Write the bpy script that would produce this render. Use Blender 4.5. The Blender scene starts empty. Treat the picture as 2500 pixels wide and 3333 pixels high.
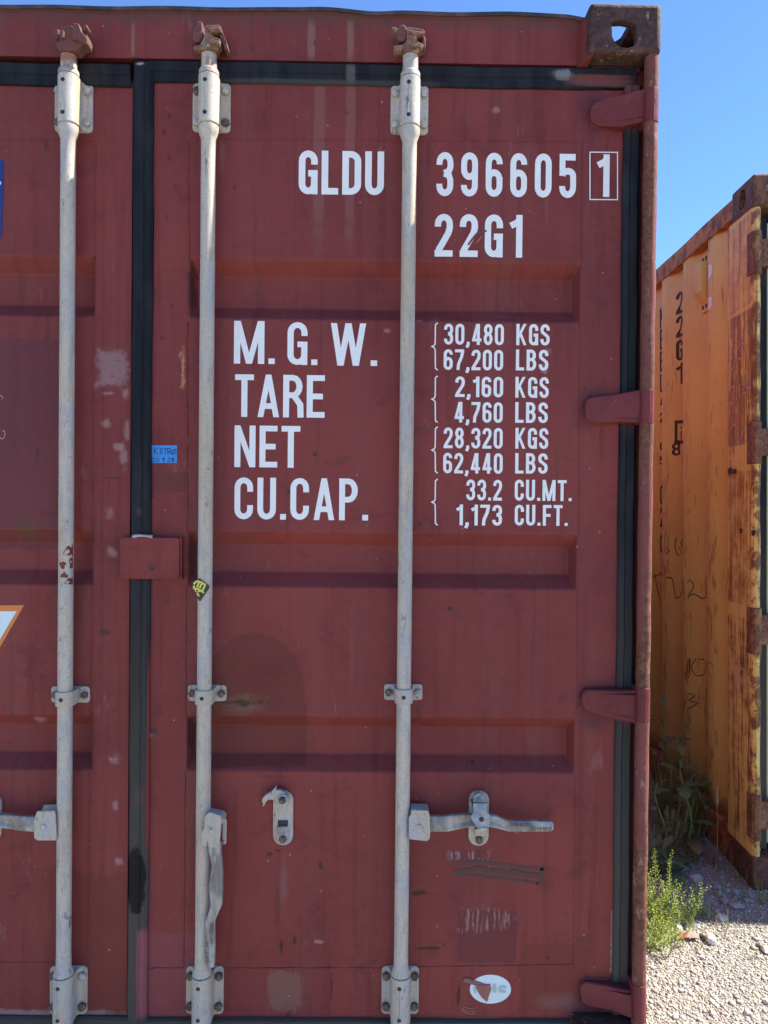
import bpy, bmesh, math, random
import numpy as np
from mathutils import Vector, Matrix
random.seed(7); rng = np.random.default_rng(7)
SC = bpy.context.scene
COL = SC.collection
rad = math.radians

# ---------------------------------------------------------------- camera
CAM = Vector((0.5468, -1.7726, 1.3874)); YAW, PITCH, ROLL = rad(.6157), rad(-.6099), rad(.5871)
FWD = Vector((math.sin(YAW)*math.cos(PITCH), math.cos(YAW)*math.cos(PITCH), math.sin(PITCH)))
_r0 = Vector((math.cos(YAW), -math.sin(YAW), 0)); _u0 = _r0.cross(FWD)
RGT = math.cos(ROLL)*_r0 + math.sin(ROLL)*_u0
UPV = -math.sin(ROLL)*_r0 + math.cos(ROLL)*_u0
cd = bpy.data.cameras.new('camera'); cam = bpy.data.objects.new('camera', cd); COL.objects.link(cam)
cd.sensor_fit = 'VERTICAL'; cd.sensor_height = 36; cd.sensor_width = 27; cd.lens = 26
cd.clip_start = .05; cd.clip_end = 2000
m = Matrix((RGT, UPV, -FWD)).transposed().to_4x4(); m.translation = CAM
cam.matrix_world = m
SC.camera = cam
# ---------------------------------------------------------------- light
SUN = Vector((.80, .060, 1)).normalized()            # towards the sun: high, from the right, a touch behind the doors
EL = math.asin(SUN.z); AZ = math.atan2(SUN.x, SUN.y)
w = bpy.data.worlds.new('World'); SC.world = w; w.use_nodes = True
nt = w.node_tree; bg = nt.nodes['Background']
sky = nt.nodes.new('ShaderNodeTexSky'); sky.sky_type = 'NISHITA'; sky.sun_disc = False
sky.sun_elevation = EL; sky.sun_rotation = AZ; sky.air_density = .72; sky.dust_density = 0; sky.ozone_density = 10
nt.links.new(sky.outputs[0], bg.inputs[0]); bg.inputs[1].default_value = .125
sl = bpy.data.lights.new('sun', 'SUN'); sl.energy = 5.0; sl.angle = rad(.53); sl.color = (1, .94, .84)
so = bpy.data.objects.new('sun', sl); COL.objects.link(so); so.rotation_euler = SUN.to_track_quat('Z', 'Y').to_euler()
so.location = (4, 0, 6)
SC.view_settings.view_transform = 'Standard'; SC.view_settings.look = 'None'
SC.view_settings.exposure = 1.45; SC.view_settings.gamma = 1
SC.render.engine = 'CYCLES'
SC.cycles.use_adaptive_sampling = True; SC.cycles.adaptive_threshold = .02; SC.cycles.max_bounces = 6; SC.cycles.diffuse_bounces = 3; SC.cycles.glossy_bounces = 2; SC.cycles.caustics_reflective = False; SC.cycles.caustics_refractive = False

# ---------------------------------------------------------------- survey helpers (photo measurements -> metres)
K = 2500/1659.; FPX = 2407.
def ray(u, v):
    return FWD + RGT*((u*K-1250)/FPX) - UPV*((v*K-1666.5)/FPX)
def at(u, v, Y):                                     # point on a plane parallel to the doors
    d = ray(u, v); t = (Y-CAM.y)/d.y; p = CAM+d*t; return p.x, p.z
def at_plane(u, v, p0, n):
    d = ray(u, v); t = (p0-CAM).dot(n)/d.dot(n); return CAM+d*t
def at_ground(u, v, z=0): return at_plane(u, v, Vector((0, 0, z)), Vector((0, 0, 1)))
def Z(u1): return lambda zx, zy: u1

# ---------------------------------------------------------------- mesh builder
class B:
    def __init__(s): s.v = []; s.f = []
    def add(s, vs, fs):
        o = len(s.v); s.v += [tuple(p) for p in vs]; s.f += [tuple(i+o for i in f) for f in fs]; return s
    def box(s, x0, x1, y0, y1, z0, z1):
        vs = [(x, y, z) for x in (x0, x1) for y in (y0, y1) for z in (z0, z1)]
        return s.add(vs, [(0,1,3,2),(4,6,7,5),(0,4,5,1),(2,3,7,6),(0,2,6,4),(1,5,7,3)])
    def prism(s, poly, y0, y1, fy=None):              # outline in x,z pushed through y (y0 is the face towards the viewer)
        n = len(poly)
        vs = [(x, (fy(x, z) if fy else y0), z) for x, z in poly]+[(x, y1, z) for x, z in poly]
        fs = [tuple(range(n)), tuple(range(2*n-1, n-1, -1))]+[(i, i+n, (i+1) % n+n, (i+1) % n) for i in range(n)]
        return s.add(vs, fs)
    def zprism(s, poly, z0, z1):
        n = len(poly)
        vs = [(x, y, z0) for x, y in poly]+[(x, y, z1) for x, y in poly]
        return s.add(vs, [tuple(range(n)), tuple(range(2*n-1, n-1, -1))]+[(i, i+n, (i+1) % n+n, (i+1) % n) for i in range(n)])
    def xprism(s, poly, x0, x1):                      # outline in y,z pushed along x
        n = len(poly)
        vs = [(x0, y, z) for y, z in poly]+[(x1, y, z) for y, z in poly]
        return s.add(vs, [tuple(range(n)), tuple(range(2*n-1, n-1, -1))]+[(i, i+n, (i+1) % n+n, (i+1) % n) for i in range(n)])
    def lathe(s, prof, cx, cy, n=28):
        vs = []; fs = []
        for r, z in prof:
            vs += [(cx+r*math.cos(2*math.pi*k/n), cy+r*math.sin(2*math.pi*k/n), z) for k in range(n)]
        for i in range(len(prof)-1):
            for k in range(n):
                a = i*n+k; b = i*n+(k+1) % n; fs.append((a, b, b+n, a+n))
        fs.append(tuple(range(n-1, -1, -1))); q = (len(prof)-1)*n; fs.append(tuple(range(q, q+n)))
        return s.add(vs, fs)
    def ycyl(s, x, z, y0, y1, r, n=16, rot=0., r1=None):
        r1 = r if r1 is None else r1
        A = [(x+r1*math.cos(rot+2*math.pi*k/n), y0, z+r1*math.sin(rot+2*math.pi*k/n)) for k in range(n)]
        C = [(x+r*math.cos(rot+2*math.pi*k/n), y1, z+r*math.sin(rot+2*math.pi*k/n)) for k in range(n)]
        return s.add(A+C, [tuple(range(n)), tuple(range(2*n-1, n-1, -1))]+[(i, i+n, (i+1) % n+n, (i+1) % n) for i in range(n)])
    def tube(s, pts, r, n=6):
        pts = [Vector(p) for p in pts]; vs = []; fs = []
        for i, p in enumerate(pts):
            t = (pts[min(i+1, len(pts)-1)]-pts[max(i-1, 0)]).normalized()
            a = t.orthogonal().normalized() if abs(t.z) < .9 else t.cross(Vector((0, 1, 0))).normalized()
            b = t.cross(a); rr = r[i] if isinstance(r, (list, tuple)) else r
            vs += [p+a*rr*math.cos(2*math.pi*k/n)+b*rr*math.sin(2*math.pi*k/n) for k in range(n)]
        for i in range(len(pts)-1):
            for k in range(n):
                fs.append((i*n+k, i*n+(k+1) % n, (i+1)*n+(k+1) % n, (i+1)*n+k))
        fs.append(tuple(range(n-1, -1, -1))); q = (len(pts)-1)*n; fs.append(tuple(range(q, q+n)))
        return s.add(vs, fs)
    def loft(s, secs):                                # rings of equal count
        n = len(secs[0]); vs = [p for r in secs for p in r]; fs = []
        for i in range(len(secs)-1):
            for k in range(n): fs.append((i*n+k, i*n+(k+1) % n, (i+1)*n+(k+1) % n, (i+1)*n+k))
        fs.append(tuple(range(n-1, -1, -1))); q = (len(secs)-1)*n; fs.append(tuple(range(q, q+n)))
        return s.add(vs, fs)
def link(name, me, mat, parent):
    o = bpy.data.objects.new(name, me); COL.objects.link(o)
    if mat is not None: me.materials.append(mat)
    if parent is not None: o.parent = parent
    return o
def build(name, b, mat, parent=None, bevel=0, seg=2, smooth=35, recalc=True, weld=False, label=None, kind=None):
    me = bpy.data.meshes.new(name); me.from_pydata(b.v, [], b.f)
    if recalc or weld:
        bm = bmesh.new(); bm.from_mesh(me)
        if weld: bmesh.ops.remove_doubles(bm, verts=bm.verts, dist=1e-5)
        if recalc: bmesh.ops.recalc_face_normals(bm, faces=bm.faces)
        bm.to_mesh(me); bm.free()
    me.update()
    if smooth:
        me.polygons.foreach_set('use_smooth', [True]*len(me.polygons)); me.set_sharp_from_angle(angle=rad(smooth))
    o = link(name, me, mat, parent)
    if bevel:
        md = o.modifiers.new('bevel', 'BEVEL'); md.width = bevel; md.segments = seg; md.limit_method = 'ANGLE'; md.angle_limit = rad(28); md.harden_normals = True
    if label: o['label'] = label
    if kind: o['kind'] = kind
    return o
def empty(name, loc=(0, 0, 0), rz=0, label=None, cat=None, group=None):
    o = bpy.data.objects.new(name, None); COL.objects.link(o); o.location = loc; o.rotation_euler = (0, 0, rz); o.empty_display_size = .1
    return tag(o, label, cat, group)
def tag(o, label=None, cat=None, group=None, kind=None):
    for k, x in (('label', label), ('category', cat), ('group', group), ('kind', kind)):
        if x: o[k] = x
    return o

# ---------------------------------------------------------------- node mini language
class S:
    def __init__(s, n, k): s.n = n; s.k = k
    def _b(s, op, o, r=False):
        return s.n.m(op, o, s) if r else s.n.m(op, s, o)
    def __add__(s, o): return s._b('ADD', o)
    __radd__ = __add__
    def __sub__(s, o): return s._b('SUBTRACT', o)
    def __rsub__(s, o): return s._b('SUBTRACT', o, True)
    def __mul__(s, o): return s._b('MULTIPLY', o)
    __rmul__ = __mul__
    def __truediv__(s, o): return s._b('DIVIDE', o)
class NT:
    def __init__(s, name):
        s.mat = bpy.data.materials.new(name); s.mat.use_nodes = True; s.t = s.mat.node_tree
        s.bsdf = s.t.nodes['Principled BSDF']; s.tc = s.t.nodes.new('ShaderNodeTexCoord'); s.obj = S(s, s.tc.outputs['Object'])
        sp = s.t.nodes.new('ShaderNodeSeparateXYZ'); s.t.links.new(s.tc.outputs['Object'], sp.inputs[0])
        s.x, s.y, s.z = [S(s, sp.outputs[i]) for i in range(3)]
    def put(s, inp, val):
        if isinstance(val, S): s.t.links.new(val.k, inp)
        elif isinstance(val, (tuple, list)) and len(val) == 3 and len(getattr(inp, 'default_value', (0, 0, 0))) == 4: inp.default_value = (*val, 1)
        else: inp.default_value = val
    def m(s, op, *a, clamp=False):
        n = s.t.nodes.new('ShaderNodeMath'); n.operation = op; n.use_clamp = clamp
        for i, q in enumerate(a): s.put(n.inputs[i], q)
        return S(s, n.outputs[0])
    def vec(s, sx=1, sy=1, sz=1, off=(0, 0, 0)):
        n = s.t.nodes.new('ShaderNodeMapping'); s.put(n.inputs[0], s.obj); n.inputs['Scale'].default_value = (sx, sy, sz); n.inputs['Location'].default_value = off
        return S(s, n.outputs[0])
    def noise(s, scale, detail=4, rough=.6, vec=None, dist=0):
        n = s.t.nodes.new('ShaderNodeTexNoise'); s.put(n.inputs['Vector'], vec or s.obj)
        n.inputs['Scale'].default_value = scale; n.inputs['Detail'].default_value = detail; n.inputs['Roughness'].default_value = rough; n.inputs['Distortion'].default_value = dist
        return S(s, n.outputs[0])
    def voro(s, scale, vec=None, feature='F1', rnd=1):
        n = s.t.nodes.new('ShaderNodeTexVoronoi'); n.feature = feature; s.put(n.inputs['Vector'], vec or s.obj); n.inputs['Scale'].default_value = scale; n.inputs['Randomness'].default_value = rnd
        return S(s, n.outputs['Distance']), S(s, n.outputs['Color'])
    def sm(s, lo, hi, x, a=0., b=1.):                  # smoothstep
        n = s.t.nodes.new('ShaderNodeMapRange'); n.interpolation_type = 'SMOOTHSTEP'
        s.put(n.inputs['Value'], x); n.inputs['From Min'].default_value = lo; n.inputs['From Max'].default_value = hi
        n.inputs['To Min'].default_value = a; n.inputs['To Max'].default_value = b
        return S(s, n.outputs[0])
    def mix(s, f, a, b, mode='MIX'):
        n = s.t.nodes.new('ShaderNodeMix'); n.data_type = 'RGBA'; n.blend_type = mode
        s.put(n.inputs[0], f); s.put(n.inputs[6], a); s.put(n.inputs[7], b)
        return S(s, n.outputs[2])
    def scale(s, c, f):                                # colour times a scalar
        n = s.t.nodes.new('ShaderNodeVectorMath'); n.operation = 'SCALE'
        s.put(n.inputs[0], c); s.put(n.inputs['Scale'], f); return S(s, n.outputs[0])
    def bump(s, h, strength=.5, dist=.002):
        n = s.t.nodes.new('ShaderNodeBump'); s.put(n.inputs['Height'], h); n.inputs['Strength'].default_value = strength; n.inputs['Distance'].default_value = dist
        s.t.links.new(n.outputs[0], s.bsdf.inputs['Normal'])
    def blob(s, cx, cz, rx, rz, kind='e', soft=.25, amp=.35, nz=None):
        mp = s.vec(1/rx, 0, 1/rz, (-cx/rx, 0, -cz/rz))
        v = s.t.nodes.new('ShaderNodeVectorMath')
        if kind == 'b':                                 # rounded box: fourth power norm
            v.operation = 'MULTIPLY'; s.put(v.inputs[0], mp); s.put(v.inputs[1], mp); mp = S(s, v.outputs[0]); v = s.t.nodes.new('ShaderNodeVectorMath')
        if kind == 'B':                                 # hard edged box
            v.operation = 'ABSOLUTE'; s.put(v.inputs[0], mp); sp = s.t.nodes.new('ShaderNodeSeparateXYZ'); s.t.links.new(v.outputs[0], sp.inputs[0]); d = s.m('MAXIMUM', S(s, sp.outputs[0]), S(s, sp.outputs[2]))
        else: v.operation = 'LENGTH'; s.put(v.inputs[0], mp); d = S(s, v.outputs['Value'])
        if nz is not None: d = s.m('MULTIPLY_ADD', nz, amp, d)
        o = s.sm(1, 1-soft, d); o.mr = True
        return o
    def done(s, col, rough=.55, metal=0., spec=None):
        s.put(s.bsdf.inputs['Base Color'], col); s.put(s.bsdf.inputs['Roughness'], rough); s.put(s.bsdf.inputs['Metallic'], metal)
        if spec is not None: s.bsdf.inputs['Specular IOR Level'].default_value = spec
        return s.mat
DOORY = .065
def bl(n, u, v, ru, rv, Y=DOORY, **k):                # blob given where it was measured
    x, z = at(u, v, Y); return n.blob(x, z, ru*.00115, rv*.00115, **k)

RED = (.200, .040, .036)
def paint_red(name, extra=None, base=RED, spots=1., streak=1., Y=DOORY):
    n = NT(name); spots_ = max(.25, spots)
    big = n.noise(1.7, 3, .6); fine = n.noise(60, 3, .7); mid = n.noise(9, 4, .7)
    vs = n.noise(1, 4, .65, n.vec(22, 6, .9))           # vertical wash streaks
    c = n.mix(n.sm(.32, .68, big), tuple(q*.84 for q in base), (base[0]*1.10, base[1]*1.10, base[2]*1.05))
    c = n.mix(n.sm(.45, .72, vs)*(.40*streak), c, (.165, .058, .050))
    c = n.mix(n.sm(.52, .70, n.noise(1, 3, .6, n.vec(40, 6, 1.6, (3, 1, 2))))*(.38*streak), c, (.105, .019, .018))
    c = n.mix(n.sm(.54, .72, mid)*.5, c, (.105, .024, .025))
    c = n.mix(n.sm(.50, .30, mid)*.25, c, (.205, .050, .042))
    c = n.mix(n.sm(.40, .70, fine)*.18, c, (.21, .062, .054))
    nz = (n.noise(30, 4, .7)-.5)*2.6; nzl = (n.noise(7, 5, .65)-.5)*2.6
    nzs = (n.noise(1, 4, .7, n.vec(120, 30, 16))-.5)*2.2
    # stray dark scuffs and pale dust that belong to no one place
    c = n.mix(n.sm(.62, .68, n.noise(1, 4, .6, n.vec(9, 9, 30, (4, 4, 1))))*n.sm(.5, .62, big)*.45*spots_, c, (.085, .034, .030))
    c = n.mix(n.sm(.64, .72, n.noise(1, 4, .7, n.vec(14, 14, 5, (1, 7, 3))))*.32*spots_, c, (.27, .13, .115))
    if extra: c = extra(n, c, nz, nzl, nzs)
    if spots:
        d, col = n.voro(15)
        pick = n.sm(.80, .84, S(n, _sepr(n, col)))
        halo = n.sm(.20, .05, d+nz*.12)*pick*spots
        c = n.mix(halo*.55, c, (.13, .042, .03)); c = n.mix(n.sm(.085, .05, d+nz*.06)*pick*spots*.85, c, (.05, .022, .016))
        d2, col2 = n.voro(38)
        chip = n.sm(.10, .06, d2+nz*.12)*n.sm(.86, .88, S(n, _sepr(n, col2)))
        c = n.mix(chip*.7*spots, c, (.36, .20, .17))
    n.bump(fine*.2+mid*1.0+big*2.6, .5, .008)
    return n.done(c, n.m('MULTIPLY_ADD', mid, .25, .42), spec=.16)
def _sepr(n, col):
    sp = n.t.nodes.new('ShaderNodeSeparateColor'); n.put(sp.inputs[0], col); return sp.outputs[0]

def _k(mask, k):
    if getattr(mask, 'mr', False): mask.k.node.inputs['To Max'].default_value = k; return mask
    return mask*k
def ex_right(n, c, nz, nzl, nzs):
    P = lambda mask, col, k: n.mix(_k(mask, k), c, col)
    # pale wash lines below the roof edge
    for (u, w_) in ((690, 15), (757, 13)): 
        c = P(bl(n, u, 300, w_, 270, kind='b', soft=.8, amp=.5, nz=nz), (.24, .115, .10), .38)
    c = n.mix(n.m('MAXIMUM', bl(n, 548, 1500, 112, 132, soft=.04, amp=.10, nz=nzl), bl(n, 555, 1590, 108, 72, kind='B', soft=.05, amp=.08, nz=nzl))*.55, c, (.105, .028, .020))       # brown repaint
    s1 = bl(n, 527, 1521, 62, 32, soft=.8, amp=.8, nz=nz); c = P(s1, (.15, .085, .05), .75)
    c = P(bl(n, 530, 1517, 52, 8, soft=.6, amp=1.6, nz=nz), (.045, .022, .014), .8)
    c = P(bl(n, 1052, 2023, 66, 58, kind='B', soft=.03, amp=.03, nz=nz), (.135, .032, .033), .85)  # ghost of a decal
    tear = bl(n, 1050, 1988, 64, 30, kind='B', soft=.5, amp=.9, nz=nz); c = P(tear*n.sm(-.05, .22, nzs), (.36, .22, .21), .6)
    t2 = bl(n, 1012, 1848, 60, 13, kind='B', soft=.3, amp=.9, nz=nzs); c = n.mix(t2*.8, c, (.13, .032, .034)); c = P(t2*n.sm(-.02, .2, nzs), (.40, .28, .27), .6)
    c = P(bl(n, 1195, 2112, 78, 78, kind='B', soft=.10, amp=.30, nz=nzl), (.150, .034, .024), .6)
    c = P(bl(n, 1215, 2165, 85, 28, soft=.9, amp=.6, nz=nzl), (.22, .11, .10), .5)
    c = P(bl(n, 1030, 2204, 250, 7, kind='b', soft=.8, amp=.9, nz=nz), (.30, .22, .20), .6)
    for (u, v, ru, rv) in ((905, 1928, 24, 6), (928, 2048, 34, 5), (582, 1845, 8, 8), (608, 2045, 4, 17), (637, 2030, 4, 12), (693, 1870, 5, 9), (622, 2190, 5, 25), (716, 2130, 3, 35), (600, 1837, 9, 4), (990, 2150, 5, 30)):
        c = P(bl(n, u, v, ru, rv, soft=.5, amp=.9, nz=nz), (.045, .024, .016), .85)
    c = P(bl(n, 615, 2140, 42, 50, kind='b', soft=.4, amp=.8, nz=nzs), (.19, .10, .075), .65)
    for (u, v, ru, rv) in ((1072, 236, 12, 9), (690, 2035, 18, 6), (835, 715, 10, 5), (905, 692, 9, 4), (1065, 515, 14, 4), (1178, 760, 12, 9), (1176, 800, 10, 14), (1116, 1795, 8, 10)):
        c = P(bl(n, u, v, ru, rv, soft=.8, amp=1.3, nz=nz), (.40, .22, .19), .55)
    for (u, v, ru, rv) in ((1302, 1770, 4, 60), (1296, 1880, 5, 70), (1290, 2000, 3, 70), (1202, 990, 4, 60)):
        c = P(bl(n, u, v, ru, rv, soft=.7, amp=.9, nz=nz), (.14, .05, .022), .8)
    for v in (240, 880, 1525, 2155):                                                             # purple touch-up round the hinges
        c = P(bl(n, 1278, v, 52, 66, soft=.9, amp=.7, nz=nzl), (.085, .022, .034), .7)
    c = P(bl(n, 385, 2120, 78, 108, kind='B', soft=.06, amp=.12, nz=nzl), (.21, .056, .060), .7)  # pink repaint low on the frame
    c = P(bl(n, 365, 1041, 38, 22, kind='B', soft=.06, amp=.08, nz=nz), (.13, .036, .03), .8)
    c = P(bl(n, 395, 790, 6, 60, soft=.8, amp=1.4, nz=nz), (.48, .24, .10), .8); c = P(bl(n, 390, 768, 7, 14, soft=.9, amp=1., nz=nz), (.38, .24, .23), .6)
    for (u, v, ru, rv, col, k) in ((612, 1905, 16, 75, (.24, .13, .12), .35), (600, 1960, 8, 110, (.10, .028, .024), .5), (1033, 1850, 9, 30, (.09, .03, .022), .5), (905, 1540, 10, 40, (.10, .03, .022), .45), (480, 330, 9, 60, (.24, .12, .11), .35), (925, 340, 8, 60, (.10, .026, .022), .5), (1310, 330, 6, 70, (.10, .026, .022), .5), (1300, 960, 7, 70, (.10, .028, .02), .5), (1180, 420, 9, 110, (.24, .11, .10), .22), (1080, 620, 8, 90, (.10, .024, .022), .35), (760, 1400, 10, 160, (.24, .10, .09), .2), (980, 1380, 8, 120, (.10, .024, .022), .3), (360, 1290, 14, 40, (.08, .026, .02), .5), (700, 1720, 30, 14, (.11, .03, .026), .4)):
        c = P(bl(n, u, v, ru, rv, soft=.9, amp=.5, nz=nz), col, k)
    c = P(bl(n, 1215, 1508, 12, 12, soft=.15), (.13, .030, .032), .7)
    for v in (250, 285, 340, 400, 470, 660, 730): c = P(bl(n, 355+((v*37) % 45)-15, v, 6, 9, soft=.9, amp=.8, nz=nz), (.05, .022, .02), .7)
    # dark broken marks along the inner rib edges
    for v in (575, 1158, 1552): c = P(bl(n, 412, v+45, 10, 60, kind='b', soft=.8, amp=.9, nz=nz), (.05, .022, .018), .7)
    return c
def ex_left(n, c, nz, nzl, nzs):
    P = lambda mask, col, k: n.mix(_k(mask, k), c, col)
    c = P(bl(n, 0, 960, 125, 230, kind='B', soft=.03, amp=.02, nz=nz), (.105, .033, .040), .6)
    pt = bl(n, 244, 795, 37, 43, kind='B', soft=.35, amp=.55, nz=nz); c = n.mix(pt*.68, c, (.29, .17, .17)); c = P(pt*n.sm(.58, .66, n.noise(1, 4, .6, n.vec(60, 30, 190))), (.10, .035, .04), .7)
    for (u, v, ru, rv) in ((272, 850, 10, 16), (230, 915, 16, 14), (255, 965, 16, 10), (268, 985, 12, 34), (275, 930, 8, 30), (235, 850, 18, 5), (235, 1110, 18, 15), (250, 1640, 14, 18), (255, 1860, 12, 12), (250, 1740, 10, 22), (75, 1560, 22, 16), (240, 1190, 16, 16)):
        c = P(bl(n, u, v, ru, rv, soft=.9, amp=1.1, nz=nz), (.34, .19, .18), .62)
    c = P(bl(n, 60, 1145, 32, 26, soft=.5, amp=.9, nz=nz), (.10, .055, .03), .75)
    for (u, v, ru, rv) in ((80, 975, 6, 18), (245, 1032, 22, 4), (226, 1366, 14, 7), (305, 700, 4, 8), (100, 320, 4, 18)):
        c = P(bl(n, u, v, ru, rv, soft=.5, amp=.9, nz=nz), (.07, .034, .02), .8)
    c = P(bl(n, 210, 2070, 110, 200, kind='B', soft=.08, amp=.2, nz=nzl), (.14, .032, .025), .6)
    c = P(bl(n, 100, 2192, 200, 14, kind='b', soft=.9, amp=.8, nz=nz), (.30, .21, .20), .65)
    return c
def ex_header(n, c, nz, nzl, nzs):
    P = lambda mask, col, k: n.mix(_k(mask, k), c, col)
    for (u, w_) in ((672, 10), (757, 9), (285, 5)):
        c = P(bl(n, u, 80, w_, 55, Y=.05, kind='b', soft=.8, amp=.5, nz=nz), (.24, .13, .10), .6)
    for (u, v, ru, rv) in ((262, 53, 7, 5), (680, 88, 4, 8), (285, 42, 5, 6), (505, 112, 10, 10), (545, 100, 7, 6), (290, 120, 20, 5), (800, 60, 4, 6)):
        c = P(bl(n, u, v, ru, rv, Y=.05, soft=.7, amp=.9, nz=nz), (.085, .040, .03), .7)
    for u in (178, 482, 905):                                                                      # rust bleeding from the keepers
        c = P(bl(n, u, 100, 26, 32, Y=.05, soft=.9, amp=.8, nz=nz), (.09, .032, .024), .75)
    zt = at(700, 30, .05)[1]
    c = P(n.sm(zt-.035, zt-.004, n.z+nz*.03), (.10, .05, .04), .7)
    return c
M = {}
M['door_r'] = paint_red('red_paint_right_door', ex_right)
M['door_l'] = paint_red('red_paint_left_door', ex_left)
M['header'] = paint_red('red_paint_header', ex_header)
M['red'] = paint_red('red_paint', None)
M['red_bounce'] = paint_red('red_paint_bounce_side', None, base=(.29, .095, .08))  # unseen side walls, made lighter red to bounce light onto the yellow wall
M['hinge'] = paint_red('purple_red_hinge_paint', None, base=(.150, .032, .034), spots=.5, streak=.3)

def rusty(name, paint, rust1=(.085, .034, .018), rust2=(.19, .085, .045), amount=.5, stretch=.35, flake=(.42, .32, .22), flk=.3):
    n = NT(name)
    a = n.noise(1, 6, .68, n.vec(22, 22, 22*stretch)); b = n.noise(70, 5, .7); g = n.noise(6, 4, .6)
    rust = n.mix(n.sm(.35, .68, b), rust1, rust2)
    k = n.sm(amount+.10, amount-.06, a*.75+g*.25)      # where the paint is left
    c = n.mix(k, rust, n.mix(n.sm(.4, .7, g), paint, tuple(q*.8 for q in paint)))
    f = n.sm(.60, .66, n.noise(1, 5, .7, n.vec(45, 45, 26, (5, 3, 1))))*flk
    c = n.mix(f, c, flake)
    n.bump(a*1.2+b*.6-k*.2, .6, .004)
    return n.done(c, .75, spec=.3)
M['casting'] = rusty('rusty_casting', (.11, .045, .04), (.035, .02, .016), (.085, .045, .032), .40, .8, (.40, .26, .17), .75)
M['post'] = rusty('rusty_post', (.19, .055, .045), (.07, .03, .02), (.21, .088, .042), .47, .12, (.46, .34, .28), .35)
M['keeper'] = rusty('rusty_keeper', (.16, .055, .045), (.07, .032, .026), (.16, .075, .055), .5, .8, (.35, .22, .18), .3)
M['rust'] = rusty('rust', (.15, .07, .04), amount=.25)

def galv(name, stain=.5, base=(.50, .435, .335), rustz=None, ramt=0.):
    n = NT(name)
    blotch = n.noise(1, 3, .6, n.vec(26, 26, 9)); g = n.noise(1, 4, .65, n.vec(30, 30, 3.2, (2, 4, 7))); fine = n.noise(140, 3, .7)
    c = n.mix(n.sm(.46, .62, blotch), base, (.40, .385, .355))
    c = n.mix(n.sm(.46, .66, g)*stain, c, (.45, .34, .22))
    c = n.mix(n.sm(.62, .74, n.noise(1, 4, .7, n.vec(40, 40, 6, (8, 1, 2))))*stain, c, (.22, .15, .095))
    c = n.mix(n.sm(.35, .70, fine)*.45, c, (.29, .275, .25))
    c = n.mix(n.sm(.52, .66, n.noise(1, 4, .7, n.vec(70, 70, 14, (3, 3, 3))))*.45, c, (.25, .235, .21))
    if rustz is not None:
        k = n.sm(rustz-.01, rustz+.02, n.z)*n.sm(.62, .40, n.noise(1, 4, .7, n.vec(35, 35, 25, (1, 1, 5))))*ramt; c = n.mix(k, c, (.27, .125, .075))
    chip = n.sm(.645, .68, n.noise(1, 4, .65, n.vec(60, 60, 22, (9, 2, 4))))
    c = n.mix(chip*.75, c, (.12, .10, .085))
    spk = n.sm(.62, .70, n.noise(160, 2, .6)); c = n.mix(spk*.4, c, (.17, .14, .12))
    n.bump(fine*.6+blotch*.5, .35, .0025)
    return n.done(c, .6, spec=.4)
M['galv'] = galv('galvanised_steel'); M['galv2'] = galv('galvanised_fittings', .85, (.46, .39, .30))
M['cream'] = galv('cream_painted_steel', 1., (.52, .46, .375))
M['cam'] = rusty('rust_stained_cam', (.50, .44, .36), (.13, .06, .04), (.26, .15, .10), .36, .9, (.55, .48, .38), .5)
M['worn'] = galv('worn_zinc', .5, (.165, .145, .12))
n = NT('bare_bluish_steel'); q = n.noise(30, 4); M['blue_steel'] = n.done(n.mix(n.sm(.35, .7, q), (.11, .15, .22), (.32, .34, .36)), .5, .3)
n = NT('bolt_rust'); q = n.noise(90, 4); M['bolt_rust'] = n.done(n.mix(n.sm(.35, .65, q), (.055, .035, .025), (.17, .115, .085)), .7)
n = NT('bolt_dull'); q = n.noise(110, 4); M['bolt'] = n.done(n.mix(n.sm(.35, .7, q), (.46, .44, .39), (.28, .25, .21)), .6)
n = NT('screw_black'); M['black'] = n.done((.010, .010, .011), .5)

def rubber(name, extra=None):
    n = NT(name)
    a = n.noise(1, 5, .6, n.vec(30, 10, 5)); b = n.noise(9, 5, .6); fine = n.noise(120, 4, .7)
    c = n.mix(n.sm(.35, .7, a), (.0085, .0095, .0125), (.019, .0205, .0235))
    c = n.mix(n.sm(.5, .8, b)*.5, c, (.045, .039, .033))
    c = n.mix(n.sm(1.6, .2, n.z)*.85, c, (.072, .064, .053))     # yard dust settles on the lower lips
    nz = n.noise(26, 5, .7)-.5; nzs = n.noise(1, 5, .7, n.vec(50, 30, 10))-.5
    if extra: c = extra(n, c, nz, nzs)
    n.bump(fine*.4+a, .3, .002)
    return n.done(c, .6, spec=.15)
def ex_gc(n, c, nz, nzs):
    P = lambda mask, col, k: n.mix(_k(mask, k), c, col)
    c = P(bl(n, 320, 1640, 5, 250, Y=.05, kind='b', soft=.5, amp=1.1, nz=nzs), RED, .9)
    c = P(bl(n, 309, 2105, 15, 100, Y=.05, kind='B', soft=.12, amp=.35, nz=nz), (.24, .072, .08), .9)
    c = P(bl(n, 301, 1720, 12, 30, Y=.05, soft=.5, amp=.9, nz=nz), (.10, .05, .045), .6)
    c = P(bl(n, 292, 1905, 24, 80, Y=.05, soft=.2, amp=.9, nz=nz), (.006, .006, .007), .95)
    for v in (1875, 1940, 1985): c = P(bl(n, 322, v, 3, 14, Y=.05, soft=.4, amp=.9, nz=nz), (.5, .46, .44), .8)
    c = P(bl(n, 302, 137, 12, 4, Y=.05, soft=.7, amp=.6, nz=nz), (.33, .33, .35), .8)
    c = P(bl(n, 300, 1105, 8, 12, Y=.05, soft=.5, amp=.9, nz=nz), (.07, .03, .03), .8)
    return c
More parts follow.
